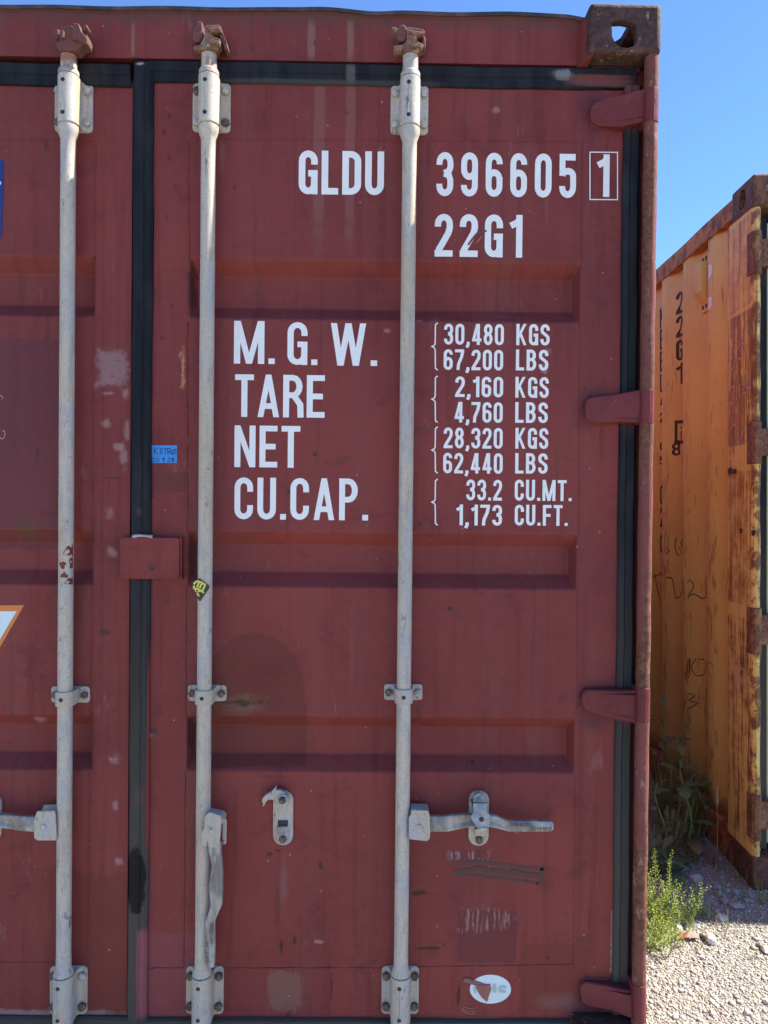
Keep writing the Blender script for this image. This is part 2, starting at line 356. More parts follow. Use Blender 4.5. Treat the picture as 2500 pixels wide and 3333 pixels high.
def ex_gt(n, c, nz, nzs):
    P = lambda mask, col, k: n.mix(_k(mask, k), c, col)
    c = P(bl(n, 1300, 172, 85, 14, Y=.05, kind='b', soft=.8, amp=.8, nz=nz), (.15, .05, .05), .9)
    c = P(bl(n, 1215, 160, 30, 14, Y=.05, soft=.6, amp=1.5, nz=nzs), (.22, .22, .23), .7)
    c = P(bl(n, 757, 158, 12, 24, Y=.05, kind='b', soft=.8, amp=.8, nz=nz), (.13, .115, .10), .6)
    c = P(bl(n, 690, 176, 300, 10, Y=.05, kind='b', soft=.8, amp=1.2, nz=nz), (.07, .065, .06), .6)
    return c
def ex_gr(n, c, nz, nzs):
    P = lambda mask, col, k: n.mix(_k(mask, k), c, col)
    c = P(bl(n, 1362, 215, 24, 75, Y=.05, kind='b', soft=.7, amp=.6, nz=nz), (.14, .05, .052), .95)
    for v in (900, 1540, 2140): c = P(bl(n, 1360, v, 30, 62, Y=.05, soft=.9, amp=.6, nz=nz), (.10, .036, .042), .6)
    c = P(bl(n, 1357, 410, 22, 60, Y=.05, soft=.9, amp=1.2, nz=nz), (.025, .03, .03), .6)
    return c
M['gask_c'] = rubber('rubber_centre', ex_gc); M['gask_t'] = rubber('rubber_top', ex_gt); M['gask_r'] = rubber('rubber_right', ex_gr); M['rubber'] = rubber('rubber')
def flat(name, col, rough=.5, wear=None):
    n = NT(name); q = n.noise(45, 5, .7); c = n.mix(n.sm(.3, .8, q)*.18, col, tuple(z*.7 for z in col))
    if wear:
        k = n.sm(.70, .73, n.noise(70, 5, .7)); c = n.mix(k*wear, c, RED)
    return n.done(c, rough)
M['white'] = flat('white_vinyl', (.78, .77, .72), .45, .9)
M['blue_tape'] = flat('blue_tape', (.02, .24, .62), .4); M['ink'] = flat('ink', (.012, .02, .05), .5)
M['marker'] = flat('faded_marker', (.062, .026, .025), .6); M['navy'] = flat('navy_placard', (.012, .025, .16), .35)
M['orange'] = flat('orange_border', (.60, .19, .035), .45); M['sticker_blk'] = flat('sticker_black', (.018, .016, .014), .35); M['yel_print'] = flat('yellow_print', (.62, .60, .08), .4)
M['grey_print'] = flat('grey_print', (.38, .47, .47), .5); M['sticker_w'] = flat('sticker_white', (.62, .72, .72), .4); M['tear'] = rusty('torn_paper', (.30, .12, .09), (.16, .06, .045), (.36, .22, .17), .5, .5)
M['scratch_red'] = flat('scratched_to_red', (.17, .034, .030), .5)
M['chalk'] = flat('chalk', (.55, .42, .40), .9)

# ================================================================ RED CONTAINER
C = empty('shipping_container', (0, 0, 0), 0, 'weathered dark red shipping container, doors shut by pale vertical locking bars', 'container')
ZT = 2.586; HY = .058
xc_l = at(1274, 60, 0)[0]                                # left face of the corner casting
z_hb = at(800, 134, HY)[1]                               # bottom of header
# header with a slightly crumpled top edge
b = B(); xs = np.linspace(-1.06, 1.066, 107); top = []
for x in xs:
    z = at(0, 0, HY)[1]; z = 2.5785+.0018*math.sin(x*5)+.0012*math.sin(x*23+1)
    z += .005*math.exp(-((x-.41)/.06)**2)-.005*math.exp(-((x-.535)/.05)**2)+.003*math.exp(-((x-.9)/.1)**2)-.008*math.exp(-((x-1.05)/.03)**2)
    top.append(z)
top = np.array(top)+ (at(600, 24, HY)[1]-2.5785)*1.0
secs = [[(x, HY, z_hb), (x, HY, zt-.012), (x, HY-.004, zt-.010), (x, HY-.004, zt), (x, HY+.1, zt+.002), (x, HY+.1, z_hb)] for x, zt in zip(xs, top)]
b.loft(secs); header = build('header', b, M['header'], C, smooth=30)
lip = B(); lip.loft([[(x, HY-.0075, zt-.0075), (x, HY-.0085, zt+.0012), (x, HY+.05, zt+.0032), (x, HY+.05, zt-.0075)] for x, zt in zip(xs, top)])
n = NT('dark_roof_lip'); q = n.noise(25, 5); M['lip'] = n.done(n.mix(n.sm(.35, .7, q), (.022, .018, .02), (.10, .05, .042)), .7)
build('roof_lip', lip, M['lip'], C)
# block under the casting, upper frame
hb = B(); hb.box(1.0665, 1.189, HY+.003, HY+.1, z_hb-.012, 2.50); build('header_end', hb, M['red'], C, .003)
hb = B(); hb.box(-1.189, -1.0605, HY+.003, HY+.1, z_hb-.012, 2.50); build('header_end', hb, M['red'], C, .003)
# gusset beside the casting
g = B(); zb = at(1268, 133, .03)[1]
g.zprism([(1.031, HY-.0005), (1.0565, .004), (1.0565, .06), (1.031, .06)], zb, 2.572); build('gusset', g, M['red'], C, .003)
def casting(cx0, cx1, name='corner_casting', mat=None, parent=None, z0=2.473, z1=2.591, d=.178, hole_side=-1):
    o = build(name, B().box(cx0, cx1, 0, d, z0, z1), mat, parent, 0, smooth=35)
    # hollow it with oval apertures as castings have
    bm = bmesh.new(); bm.from_mesh(o.data); bmesh.ops.bevel(bm, geom=list(bm.edges), offset=.012, segments=3, affect='EDGES', profile=.6); bm.to_mesh(o.data); bm.free()
    return o
def cutter(o, b):
    me = bpy.data.meshes.new('c'); me.from_pydata(b.v, [], b.f); bm = bmesh.new(); bm.from_mesh(me); bmesh.ops.recalc_face_normals(bm, faces=bm.faces); bm.to_mesh(me); bm.free()
    c = bpy.data.objects.new('c', me); COL.objects.link(c)
    md = o.modifiers.new('b', 'BOOLEAN'); md.operation = 'DIFFERENCE'; md.object = c; md.solver = 'EXACT'
    bpy.context.view_layer.update(); dg = bpy.context.evaluated_depsgraph_get(); nm = bpy.data.meshes.new_from_object(o.evaluated_get(dg))
    o.modifiers.remove(md); old = o.data; o.data = nm; bpy.data.objects.remove(c); bpy.data.meshes.remove(me); bpy.data.meshes.remove(old)
def rrect(x0, x1, z0, z1, r, n=6):
    pts = []
    for cx, cz, a in ((x1-r, z1-r, 0), (x0+r, z1-r, 90), (x0+r, z0+r, 180), (x1-r, z0+r, 270)):
        pts += [(cx+r*math.cos(rad(a+90*k/n)), cz+r*math.sin(rad(a+90*k/n))) for k in range(n+1)]
    return pts
cr = casting(xc_l, 1.2185, mat=M['casting'], parent=C)
hx0, hz0 = at(1800/K+445*.28, 335*.28+20, 0)
# front aperture, measured on the photograph (3:2 oval), then the inner chamber and the side/top openings
ua, va = 1800/K, 0; kz = .422/K
A = [at(ua+x*kz, y*kz, 0) for x, y in ((452, 172), (480, 160), (540, 157), (600, 170), (640, 195), (648, 250), (646, 330), (625, 358), (580, 370), (530, 365), (480, 335), (456, 280))]
cutter(cr, B().prism(A, -.02, .03)); 
cutter(cr, B().box(xc_l+.022, 1.200, .022, .158, 2.490, 2.572))
cutter(cr, B().ycyl(1.21, 2.53, 0, .01, .001) if False else B().zprism(rrect(xc_l+.022, 1.218-.055, .026, .155, .03), 2.55, 2.62))
cutter(cr, B().xprism(rrect(.055, .123, 2.497, 2.558, .028), 1.19, 1.24)); cutter(cr, B().prism(rrect(xc_l+.035, 1.195, 2.495, 2.575, .02), .15, .2))
cl = casting(-1.2185, -1.0565, mat=M['casting'], parent=C)

# doors: pressed steel skins with three recessed ribs each
z_dt = at(800, 182, DOORY)[1]; z_db = at(700, 2200, DOORY)[1]
ribs = []
for v0, v1 in ((563, 692), (1150, 1270), (1548, 1668)):
    ribs.append((at(830, v1, DOORY)[1], at(830, v0, DOORY)[1]))
def door_skin(name, x0, x1, a, c, mat):
    X = [x0, a, c, x1]; zs = [z_db]
    for lo, hi in sorted(ribs): zs += [lo, hi]
    zs.append(z_dt); b = B(); dep = .038; run = .034
    ribset = {(lo, hi) for lo, hi in ribs}
    for j in range(len(zs)-1):
        for i in range(3):
            p = [(X[i], DOORY, zs[j]), (X[i+1], DOORY, zs[j]), (X[i+1], DOORY, zs[j+1]), (X[i], DOORY, zs[j+1])]
            if i == 1 and (zs[j], zs[j+1]) in ribset:
                q = [(X[1]+.012, DOORY+dep, zs[j]+run), (X[2]-.012, DOORY+dep, zs[j]+run), (X[2]-.012, DOORY+dep, zs[j+1]-run), (X[1]+.012, DOORY+dep, zs[j+1]-run)]
                b.add(p+q, [(4, 5, 6, 7), (0, 1, 5, 4), (1, 2, 6, 5), (2, 3, 7, 6), (3, 0, 4, 7)])
            else: b.add(p, [(0, 1, 2, 3)])
    # folded edges back into the opening
    for (pa, pb) in (((x0, z_db), (x0, z_dt)), ((x0, z_dt), (x1, z_dt)), ((x1, z_dt), (x1, z_db)), ((x1, z_db), (x0, z_db))):
        b.add([(pa[0], DOORY, pa[1]), (pb[0], DOORY, pb[1]), (pb[0], DOORY+.05, pb[1]), (pa[0], DOORY+.05, pa[1])], [(0, 1, 2, 3)])
    return build(name, b, mat, C, .0045, 3, smooth=50, weld=True)
xr0 = at(325, 1100, DOORY)[0]; xr1 = 1.1508; xa = at(409, 900, DOORY)[0]; xb = at(1250, 900, DOORY)[0]
DR = door_skin('door', xr0, xr1, xa, xb, M['door_r']); DR['label'] = 'right hand door with white stencilled weights'
xl1 = at(281, 1100, DOORY)[0]; xlb = at(203, 900, DOORY)[0]
DL = door_skin('door', -1.15, xl1, -1.15+(xr1-xb), xlb, M['door_l']); DL['label'] = 'left hand door with scuffed inner edge'
# weld beads round the panels
def bead(pts, r, parent, mat=M['red'], name='weld_bead'):
    out = []
    for i in range(len(pts)-1):
        p, q = Vector(pts[i]), Vector(pts[i+1]); k = max(2, int((q-p).length/.02))
        for j in range(k): out.append(p.lerp(q, j/k))
    out.append(Vector(pts[-1]))
    out = [p+Vector((random.uniform(-.0006, .0006), 0, random.uniform(-.0006, .0006))) for p in out]
    return build(name, B().tube(out, [r*random.uniform(.6, 1.35) for _ in out], 6), mat, parent, smooth=60)
def D3(u, v, Y=DOORY): x, z = at(u, v, Y); return (x, Y, z)
for p, q, r in (((407, 310), (408, 560), .0022), ((405, 695), (404, 1148), .0022), ((402, 1272), (400, 1546), .0022), ((399, 1670), (396, 2088), .0024), ((1258, 310), (1256, 565), .002), ((1252, 700), (1250, 1150), .0015), ((1248, 1270), (1246, 1545), .0012), ((1243, 1670), (1238, 2085), .0012), ((476, 301), (1262, 308), .0016), ((480, 2091), (870, 2091), .0018), ((885, 2089), (1240, 2083), .0018), ((325, 2092), (396, 2090), .0022)):
    bead([D3(*p), D3(*q)], r, DR, M['door_r'])
for p, q, r in (((207, 310), (204, 560), .0022), ((203, 690), (200, 1148), .0022), ((199, 1272), (196, 1546), .0022), ((194, 1668), (190, 2200), .002), ((-400, 300), (207, 304), .0015), ((-300, 2078), (118, 2079), .0015), ((171, 2080), (190, 2081), .0015)):
    bead([D3(*p), D3(*q)], r, DL, M['door_l'])
# small dent lug on the frame (torn tack weld)
x, z = at(330, 1585, DOORY); g = B().loft([[(x+rr*math.cos(t)*1.2, DOORY-.012*(1-rr/.013)-.001, z+rr*math.sin(t)) for t in np.linspace(0, 6.283, 9)[:-1]] for rr in (.013, .010, .006, .004)])
build('torn_weld', g, M['keeper'], DR, smooth=20)

# gaskets
def gasket_v(name, u0, u1, v0, v1, mat, parent, ridge=.5, y=.052, um=None):
    vm = (v0+v1)/2; x0 = at(u0, vm, y)[0]; x1 = at(u1, vm, y)[0]; z1 = at(u0, v0, y)[1]; z0 = at(u0, v1, y)[1]
    w_ = x1-x0; r = x0+w_*ridge
    prof = [(x0, y+.03), (x0, y+.006), (x0+.004, y+.001), (r-.004, y-.002), (r-.001, y+.0015), (r+.002, y+.001), (x1-.008, y-.001), (x1-.001, y+.005), (x1, y+.03)]
    zz = np.linspace(z0, z1, 60); ph = random.random()*6
    return build(name, B().loft([[(px+.0009*math.sin(z*9+ph)+.0005*math.sin(z*31), py+.0008*math.sin(z*13+ph), z) for px, py in prof] for z in zz]), mat, parent, smooth=40)
def gasket_h(name, u0, u1, v0, v1, mat, parent, y=.052):
    x0 = at(u0, v0, y)[0]; x1 = at(u1, v0, y)[0]; z1 = at((u0+u1)/2, v0, y)[1]; z0 = at((u0+u1)/2, v1, y)[1]; h = z1-z0
    prof = [(y+.03, z0), (y+.008, z0), (y+.004, z0+.003), (y+.003, z0+h*.45), (y-.001, z0+h*.5), (y-.003, z0+h*.9), (y+.003, z1), (y+.03, z1)]
    xx = np.linspace(x0, x1, 50)
    return build(name, B().loft([[(x, py+.0007*math.sin(x*17), pz+.001*math.sin(x*6)+.0006*math.sin(x*29)) for py, pz in prof] for x in xx]), mat, parent, smooth=40)
gasket_v('gasket', 280, 324, 132, 2300, M['gask_c'], DL, .62)
gasket_h('gasket', -520, 281, 130, 177, M['gask_t'], DL); gasket_h('gasket', 325, 1376, 138, 183, M['gask_t'], DR, .0535)
gasket_v('gasket', 1335.5, 1373, 184, 2300, M['gask_r'], DR, .42, .054)
gasket_h('gasket', 312, 1330, 2203, 2240, M['rubber'], DR, .056); gasket_h('gasket', -520, 278, 2196, 2240, M['rubber'], DL, .056)
# inner jamb behind the gasket, corner posts, sill
def post(sx):
    mir = lambda pts: [(sx*x, y) for x, y in pts]
    zt_ = 2.4735; 
    j = B().zprism(mir([(1.178, .074), (1.2165, .074), (1.2165, .15), (1.178, .15)]), 0.118, zt_); build('door_jamb', j, M['red'], C, .002)
    build('post_skin', B().zprism(mir([(1.2125, .034), (1.2183, .034), (1.2183, .1515), (1.2125, .1515)]), .118, zt_), M['post'], C, .001)
    prof = [(1.2022+.0165*math.cos(a), .0215+.0185*math.sin(a)) for a in np.linspace(0, 6.2832, 21)[:-1]]
    zz = np.linspace(.118, zt_, 70)
    build('corner_post', B().loft([[(sx*(px+.0006*math.sin(z*37)*(1 if py < .05 else 0)), py+(.0007*math.sin(z*23+px*50) if py < .05 else 0), z) for px, py in prof] for z in zz]), M['post'], C, smooth=50)
post(1); post(-1)
casting(xc_l, 1.2185, mat=M['casting'], parent=C, z0=0, z1=.118); casting(-1.2185, -xc_l, mat=M['casting'], parent=C, z0=0, z1=.118)
b = B(); b.box(-1.056, xc_l-.001, .03, .2, .0, z_db-.034); build('sill', b, M['red'], C, .004)
# hinges
ua = 1800/K
HG = [([(x*kz+ua, y*kz) for x, y in ((292, 860), (300, 815), (330, 772), (420, 752), (520, 735), (690, 722), (735, 700), (760, 690), (760, 945), (735, 945), (690, 972), (510, 985), (370, 962), (318, 938), (296, 905))], 680*kz, 942*kz)]
def hinge(pts, v0, v1, vb=None):
    poly = [at(u, v, .045) for u, v in pts]
    xl = min(p[0] for p in poly)
    fy = lambda x, z: .051-.030*max(0, min(1, (x-xl-.03)/.09))
    h = build('hinge', B().prism(poly, 0, .075, fy), M['hinge'], DR, .006, 3, smooth=60)
    czn = sum(p[1] for p in poly)/len(poly); xr_ = max(p[0] for p in poly); inn = [(xl+.012+(x-xl)*(xr_-xl-.016)/(xr_-xl), czn+(z-czn)*.70) for x, z in poly]
    build('hinge_rib', B().prism(inn, 0, .06, lambda x, z: fy(x, z)-.0022), M['hinge'], DR, .0015, 2, smooth=60)
    zt_ = at(1405, v0, .01)[1]; zb_ = at(1405, v1, .01)[1]
    prof = [(1.1846, .074), (1.1846, .022), (1.187, .011), (1.193, .0042), (1.202, .0015), (1.211, .0042), (1.2172, .011), (1.2196, .022), (1.2196, .074)]
    build('hinge_barrel', B().zprism(prof, zb_, zt_), M['hinge'], DR, .0015, 2, smooth=50)
    # raised rim crease along the lower edge and bead where it is welded on
    lo = [p for p in poly if p[1] < sum(q[1] for q in poly)/len(poly)]
    pts3 = [(p[0], DOORY-.001, p[1]) for p in poly if p[0] < xl+.10]
    pts3 = sorted(pts3, key=lambda p: math.atan2(p[2]-(zt_+zb_)/2, p[0]-xl-.12) % 6.283)
    build('hinge_weld', B().tube(pts3, [.0035*random.uniform(.6, 1.3) for _ in pts3], 6), M['hinge'], DR)
hinge(*HG[0])
hinge([(1265, 878), (1268, 864), (1276, 856), (1320, 851), (1355, 848), (1392, 840), (1400, 838), (1400, 918), (1392, 916), (1340, 913), (1300, 914), (1275, 911), (1266, 898)], 842, 914)
hinge([(1258, 1510), (1260, 1497), (1270, 1490), (1320, 1488), (1360, 1486), (1390, 1484), (1396, 1484), (1396, 1562), (1388, 1560), (1350, 1557), (1300, 1548), (1268, 1538), (1259, 1526)], 1486, 1561)
hinge([(1255, 2150), (1256, 2132), (1266, 2124), (1320, 2126), (1350, 2127), (1380, 2127), (1390, 2127), (1390, 2200), (1384, 2199), (1360, 2187), (1320, 2180), (1272, 2178), (1258, 2170)], 2128, 2204)
# door stop cover plate across the centre seal
x0, z1 = at(260, 1160, .044); x1, z0 = at(388, 1251, .044)
cp = build('cover_plate', B().prism(rrect(x0, x1, z0, z1, .008, 3), .040, .066), M['red'], DR, .003); cp['label'] = 'small red cover plate bridging the centre seal'
build('cover_plate_rim', B().box(at(388, 1200, .05)[0]-.002, at(394, 1200, .05)[0], .046, .066, z0-.001, z1+.001), M['red'], DR, .002)
x, z = at(328, 1228, .04); build('plate_hole', B().ycyl(x, z, .0392, .042, .0052, 10), M['black'], DR)
bead([D3(285, 1159, .043), D3(300, 1157, .043), D3(330, 1159, .043)], .004, DR, M['worn']); 

# ---------------------------------------------------------------- locking bars
BY = .030; BXS = [-.2050, .1325, .6191]
def housing_profile(r, ear, t=.006, fil=.010, y=BY):
    pts = [(-r-fil, DOORY), (-r-fil, DOORY-t)]
    pts += [(-r-fil+fil*math.sin(a), DOORY-t-fil+fil*math.cos(a)) for a in np.linspace(.2, 1.5708, 5)]
    pts += [(-r*math.cos(a), y-r*math.sin(a)) for a in np.linspace(0, math.pi, 17)]
    pts += [(r+fil-fil*math.sin(a), DOORY-t-fil+fil*math.cos(a)) for a in np.linspace(1.5708, .2, 5)]
    pts += [(r+fil, DOORY-t), (r+fil, DOORY)]
    return pts
def bolt(x, z, parent, kind='bolt', y=DOORY-.006, r=.0105):
    ro = random.random()*1.05; b = B().ycyl(x, z, y-.0085, y+.001, r, 6, ro); b.ycyl(x, z, y-.0102, y-.008, r*.82, 12, 0, r*.55)
    build('bolt', b, M[kind], parent, .0012, 2, smooth=30)
def screw(x, z, parent, y):
    b = B().ycyl(x, z, y-.0004, y+.004, .0050, 14); s_ = build('screw', b, M['black'], parent, smooth=40)
def bearing(bx, zc, parent, h=.120, kinds='bbbb', mat='galv2', clip=None):
    r = .0245; ew = .0465
    b = B(); b.prism(rrect(bx-ew, bx+ew, zc-h/2, zc+h/2, .011, 4), DOORY-.0055, DOORY+.001)
    build('backing_plate', b, M[mat], parent, .0015)
    b = B(); b.zprism([(bx+p, q) for p, q in housing_profile(r, ew)], zc-h/2+.002, zc+h/2-.002)
    build('bearing_housing', b, M[mat], parent, .002, 2, smooth=50)
    kk = {'b': 'bolt', 'r': 'bolt_rust'}
    for i, (sx, sz) in enumerate(((-1, 1), (1, 1), (-1, -1), (1, -1))):
        bolt(bx+sx*.0355, zc+sz*(h/2-.022), parent, kk[kinds[i]])
    for sz in (1, -1): screw(bx-.004, zc+sz*.0385, parent, BY-r)
    # drip line between the screws
    b = B(); b.tube([(bx-.004+random.uniform(-.0012, .0012), BY-r-.0001, zc+q) for q in np.linspace(.035, -.035, 9)], [random.uniform(.0005, .0012) for _ in range(9)], 5); build('stain_line', b, M['worn'], parent)
def guide(bx, zc, parent, kinds='br', mat='galv2', h=.036):
    r = .0225; ew = .0475
    b = B(); b.prism(rrect(bx-ew, bx+ew, zc-h/2-.002, zc+h/2+.002, .007, 3), DOORY-.005, DOORY+.001); build('guide_plate', b, M[mat], parent, .0015)
    b = B(); b.zprism([(bx+p, q) for p, q in housing_profile(r, ew, .005, .009)], zc-h/2, zc+h/2); build('guide_strap', b, M[mat], parent, .002, 2, smooth=50)
    kk = {'b': 'bolt', 'r': 'bolt_rust'}
    bolt(bx-.0365, zc, parent, kk[kinds[0]], r=.0092); bolt(bx+.0365, zc, parent, kk[kinds[1]], r=.0092); screw(bx-.001, zc, parent, BY-r)
def zz_(u, v, Y=BY): return at(u, v, Y)[1]
bars = []
for i, bx in enumerate(BXS):
    u = (138, 441, 866)[i]; ut = (150, 452, 888)[i]
    vtop = (235, 235, 240)[i]                          # centre of the upper bearing
    zc = at(ut, vtop, DOORY)[1]; zlow = at(u, 2136, DOORY)[1]; zg = at(u, (1499, 1496, 1494)[i], DOORY)[1]
    # lathe-turned bar with collars
    P_ = []; up = lambda d: zc+d
    bot = .085
    P_ += [(.0175, bot), (.0175, zlow-.075), (.0235, zlow-.074), (.0235, zlow-.063), (.019, zlow-.062), (.019, zlow+.0605), (.0235, zlow+.061), (.0235, zlow+.066), (.0182, zlow+.078)]
    for zz in np.linspace(zlow+.12, up(-.13), 26): P_.append((.0175+random.uniform(-.00015, .00015), zz))
    P_ += [(.0178, up(-.093)), (.0215, up(-.084)), (.0245, up(-.072)), (.0245, up(-.0625)), (.021, up(-.0618)), (.021, up(.060)), (.0238, up(.0602)), (.0238, up(.070)), (.0222, up(.073)), (.0187, up(.076)), (.0185, up(.116)), (.0208, up(.124)), (.0212, up(.131)), (.0190, up(.136)), (.015, up(.150))]
    o = build('locking_bar', B().lathe(P_, bx, BY, 30), galv('galvanised_bar', .7, rustz=zc+.058, ramt=(1., .75, .2)[i]), C, smooth=32)
    o['label'] = ('pale locking bar with peeling dark red paint splashes', 'pale locking bar with torn black sticker and hanging handle', 'pale locking bar with its handle latched to the right')[i]
    bars.append(o)
    bearing(bx, zc, o, kinds=('bbrb', 'rbbr', 'bbbb')[i], mat='cream'); bearing(bx, zlow, o, kinds=('rbrr', 'rrrr', 'rrrr')[i]); guide(bx, zg, o, ('rr', 'rr', 'rb')[i])

# cams at the bar heads and their keepers
def trace(pts, f, Y): return [at(*f(x, y), Y) for x, y in pts]
f1 = lambda x, y: (x*.34, y*.34)
f2 = lambda x, y: (398.2+x*.34, y*.34)
def casty(name, polys, mat, parent, bev=.004):
    b = B()
    for poly, y0, y1 in polys: b.prism(poly, y0, y1)
    return build(name, b, mat, parent, bev, 3, smooth=60)
T = trace
casty('cam', [(T([(1308, 192), (1318, 182), (1395, 178), (1412, 190), (1406, 212), (1360, 222), (1350, 242), (1372, 256), (1408, 270), (1404, 296), (1388, 306), (1384, 336), (1284, 336), (1276, 318), (1296, 290), (1310, 262)], f1, .02), .006, .040),
              (T([(1236, 332), (1232, 312), (1262, 300), (1300, 290), (1310, 318), (1270, 334)], f1, .02), .010, .034),
              (T([(1316, 184), (1392, 182), (1406, 190), (1395, 202), (1335, 208), (1320, 200)], f1, .005), -.002, .012), (T([(1330, 255), (1360, 262), (1402, 274), (1398, 292), (1350, 284), (1320, 276)], f1, .005), -.003, .012)], M['cam'], bars[1])
casty('cam_keeper', [(T([(1232, 270), (1236, 205), (1260, 196), (1266, 162), (1296, 164), (1300, 262), (1284, 292), (1244, 296)], f1, .03), .012, .052)], M['keeper'], C)
casty('cam_keeper', [(T([(1406, 222), (1420, 228), (1448, 290), (1452, 322), (1436, 338), (1424, 300), (1400, 240)], f1, .03), .016, .052), (T([(1226, 204), (1244, 198), (1246, 208), (1228, 210)], f1, .02), .02, .05)], M['keeper'], C)
casty('cam', [(T([(1410, 198), (1440, 194), (1518, 208), (1526, 222), (1518, 238), (1490, 240), (1474, 254), (1480, 284), (1516, 300), (1518, 318), (1496, 330), (1494, 346), (1390, 346), (1388, 330), (1402, 300), (1412, 270)], f2, .02), .006, .040),
              (T([(1328, 326), (1334, 304), (1380, 300), (1410, 290), (1412, 322), (1352, 342)], f2, .02), .008, .036), (T([(1312, 190), (1334, 186), (1364, 200), (1358, 224), (1330, 218)], f2, .02), .010, .036),
              (T([(1418, 200), (1512, 210), (1518, 224), (1470, 226), (1420, 216)], f2, .005), -.002, .012), (T([(1440, 280), (1476, 288), (1512, 302), (1508, 318), (1440, 306)], f2, .005), -.003, .012)], M['cam'], bars[2])
casty('cam_keeper', [(T([(1344, 266), (1346, 222), (1356, 204), (1374, 188), (1394, 186), (1412, 204), (1410, 272), (1396, 292), (1360, 292)], f2, .03), .010, .052)], M['keeper'], C)
casty('cam_keeper', [(T([(1504, 250), (1520, 240), (1532, 262), (1530, 318), (1514, 330), (1508, 300)], f2, .03), .018, .052)], M['keeper'], C)
casty('cam', [(T([(392, 222), (400, 196), (466, 182), (500, 210), (540, 280), (552, 304), (520, 322), (500, 344), (392, 344), (372, 318), (372, 292), (392, 280)], f1, .02), .006, .040),
              (T([(466, 206), (474, 160), (508, 162), (522, 204), (566, 262), (566, 296), (540, 290), (500, 262), (470, 268)], f1, .005), -.004, .022), (T([(528, 204), (550, 170), (564, 172), (562, 188), (538, 216)], f1, .02), .010, .036),
              (T([(384, 232), (398, 200), (414, 206), (410, 250), (398, 258)], f1, .005), -.002, .016)], M['keeper'], bars[0])
casty('cam_keeper', [(T([(350, 250), (350, 226), (372, 212), (392, 206), (394, 270), (374, 270)], f1, .03), .014, .052)], M['keeper'], C)
casty('cam_keeper', [(T([(548, 240), (562, 236), (574, 270), (572, 306), (554, 318)], f1, .03), .018, .052)], M['keeper'], C)

# ---------------------------------------------------------------- handles, hubs and catches
f8 = lambda x, y: (862.7+x*.22, 1678.9+y*.22)           # close view of the right hand handle
f7 = lambda x, y: (398.2+x*.2499, 1659+y*.2499)         # close view of the hanging handle (x600..,y2500..; .3766/1.5069)
fl = lambda x, y: (x*.36, 1625.8+y*.36)                 # lower left view
def loft_x(st, f, mat, parent, name='handle'):           # stations along the handle: x, top, bottom, front y, thickness, dish
    secs = []
    for x, t, bo, y, th, di in st:
        q0 = at(*f(x, t), y); q1 = at(*f(x, bo), y); X = q0[0]; h = q0[1]-q1[1]
        secs.append([(X, y+th, q1[1]), (X, y+.002, q1[1]), (X, y, q1[1]+h*.12), (X, y+di, q1[1]+h*.38), (X, y+di, q1[1]+h*.62), (X, y, q0[1]-h*.12), (X, y+.002, q0[1]), (X, y+th, q0[1])])
    return build(name, B().loft(secs), mat, parent, .0012, 2, smooth=40)
Hn = empty  # handles are parts: mesh of their own under the container
h3 = loft_x([(286, 388, 538, .020, .012, 0), (340, 386, 540, .020, .012, 0), (470, 388, 540, .020, .012, .000), (520, 380, 530, .019, .013, .003), (620, 374, 506, .016, .015, .008), (700, 372, 492, .014, .016, .008), (800, 374, 490, .013, .016, .007), (890, 376, 490, .014, .016, .008), (960, 388, 506, .015, .015, .007), (1050, 424, 530, .018, .012, .002), (1066, 432, 538, .0175, .012, -.001), (1300, 434, 538, .016, .012, -.002), (1490, 438, 536, .015, .012, -.002), (1514, 452, 522, .016, .010, -.001)], f8, M['worn'], C)
h3['label'] = 'grey forged handle lying level in its catch'
def hub_front(poly, f, y0, y1, parent, rivet, mat='galv2'):
    P2 = trace(poly, f, y0); casty('handle_hub', [(P2, y0, y0+.006), ([(x, z) for x, z in P2], y1-.006, y1)], M[mat], parent, .002)
    x, z = at(*f(*rivet), y0); build('rivet', B().ycyl(x, z, y0-.003, y0+.02, .0078, 16, 0, .0062), M['bolt'], parent, .001)
hub_front([(92, 392), (112, 372), (118, 322), (282, 328), (298, 372), (304, 560), (296, 610), (270, 630), (110, 612), (92, 600)], f8, .008, .050, bars[2], (194, 484))
build('hub_fold', B().prism(trace([(112, 372), (118, 320), (282, 326), (296, 368)], f8, .008), .0085, .0495), M['galv2'], bars[2], .002)
def oblong(u0, u1, v0, v1, y0, y1, name, mat, parent, f=lambda x, y: (x, y)):
    (a0, b1), (a1, b0) = at(*f(u0, v0), y0), at(*f(u1, v1), y0); r = (a1-a0)/2*.96
    return build(name, B().prism(rrect(a0, a1, b0, b1, r, 8), y0, y1), M[mat], parent, .0015)
ct = oblong(684, 876, 132, 674, DOORY-.006, DOORY+.001, 'handle_catch', 'galv2', C, f8); ct['label'] = 'upright catch plate clamped over the level handle'
oblong(722, 862, 140, 330, DOORY-.016, DOORY-.004, 'catch_cheek', 'galv2', ct, f8)
casty('hasp', [(trace([(722, 250), (866, 250), (864, 340), (900, 376), (904, 420), (880, 470), (860, 500), (830, 522), (790, 522), (762, 496), (716, 430), (700, 396), (706, 372), (726, 344)], f8, .008), .006, .014)], M['blue_steel'], ct, .003)
casty('hasp_lip', [(trace([(770, 488), (866, 486), (866, 508), (820, 526), (786, 524)], f8, .008), .003, .012)], M['cream'], ct, .002)
x, z = at(*f8(806, 412), .006); build('hasp_hole', B().ycyl(x, z, .0048, .009, .0062, 10), M['black'], ct)
x, z = at(*f8(788, 214), .045); b = B(); b.ycyl(x, z, .040, .052, .0165, 20); build('washer', b, M['galv2'], ct, .002); bolt(x, z, ct, 'bolt', y=.042, r=.0098)
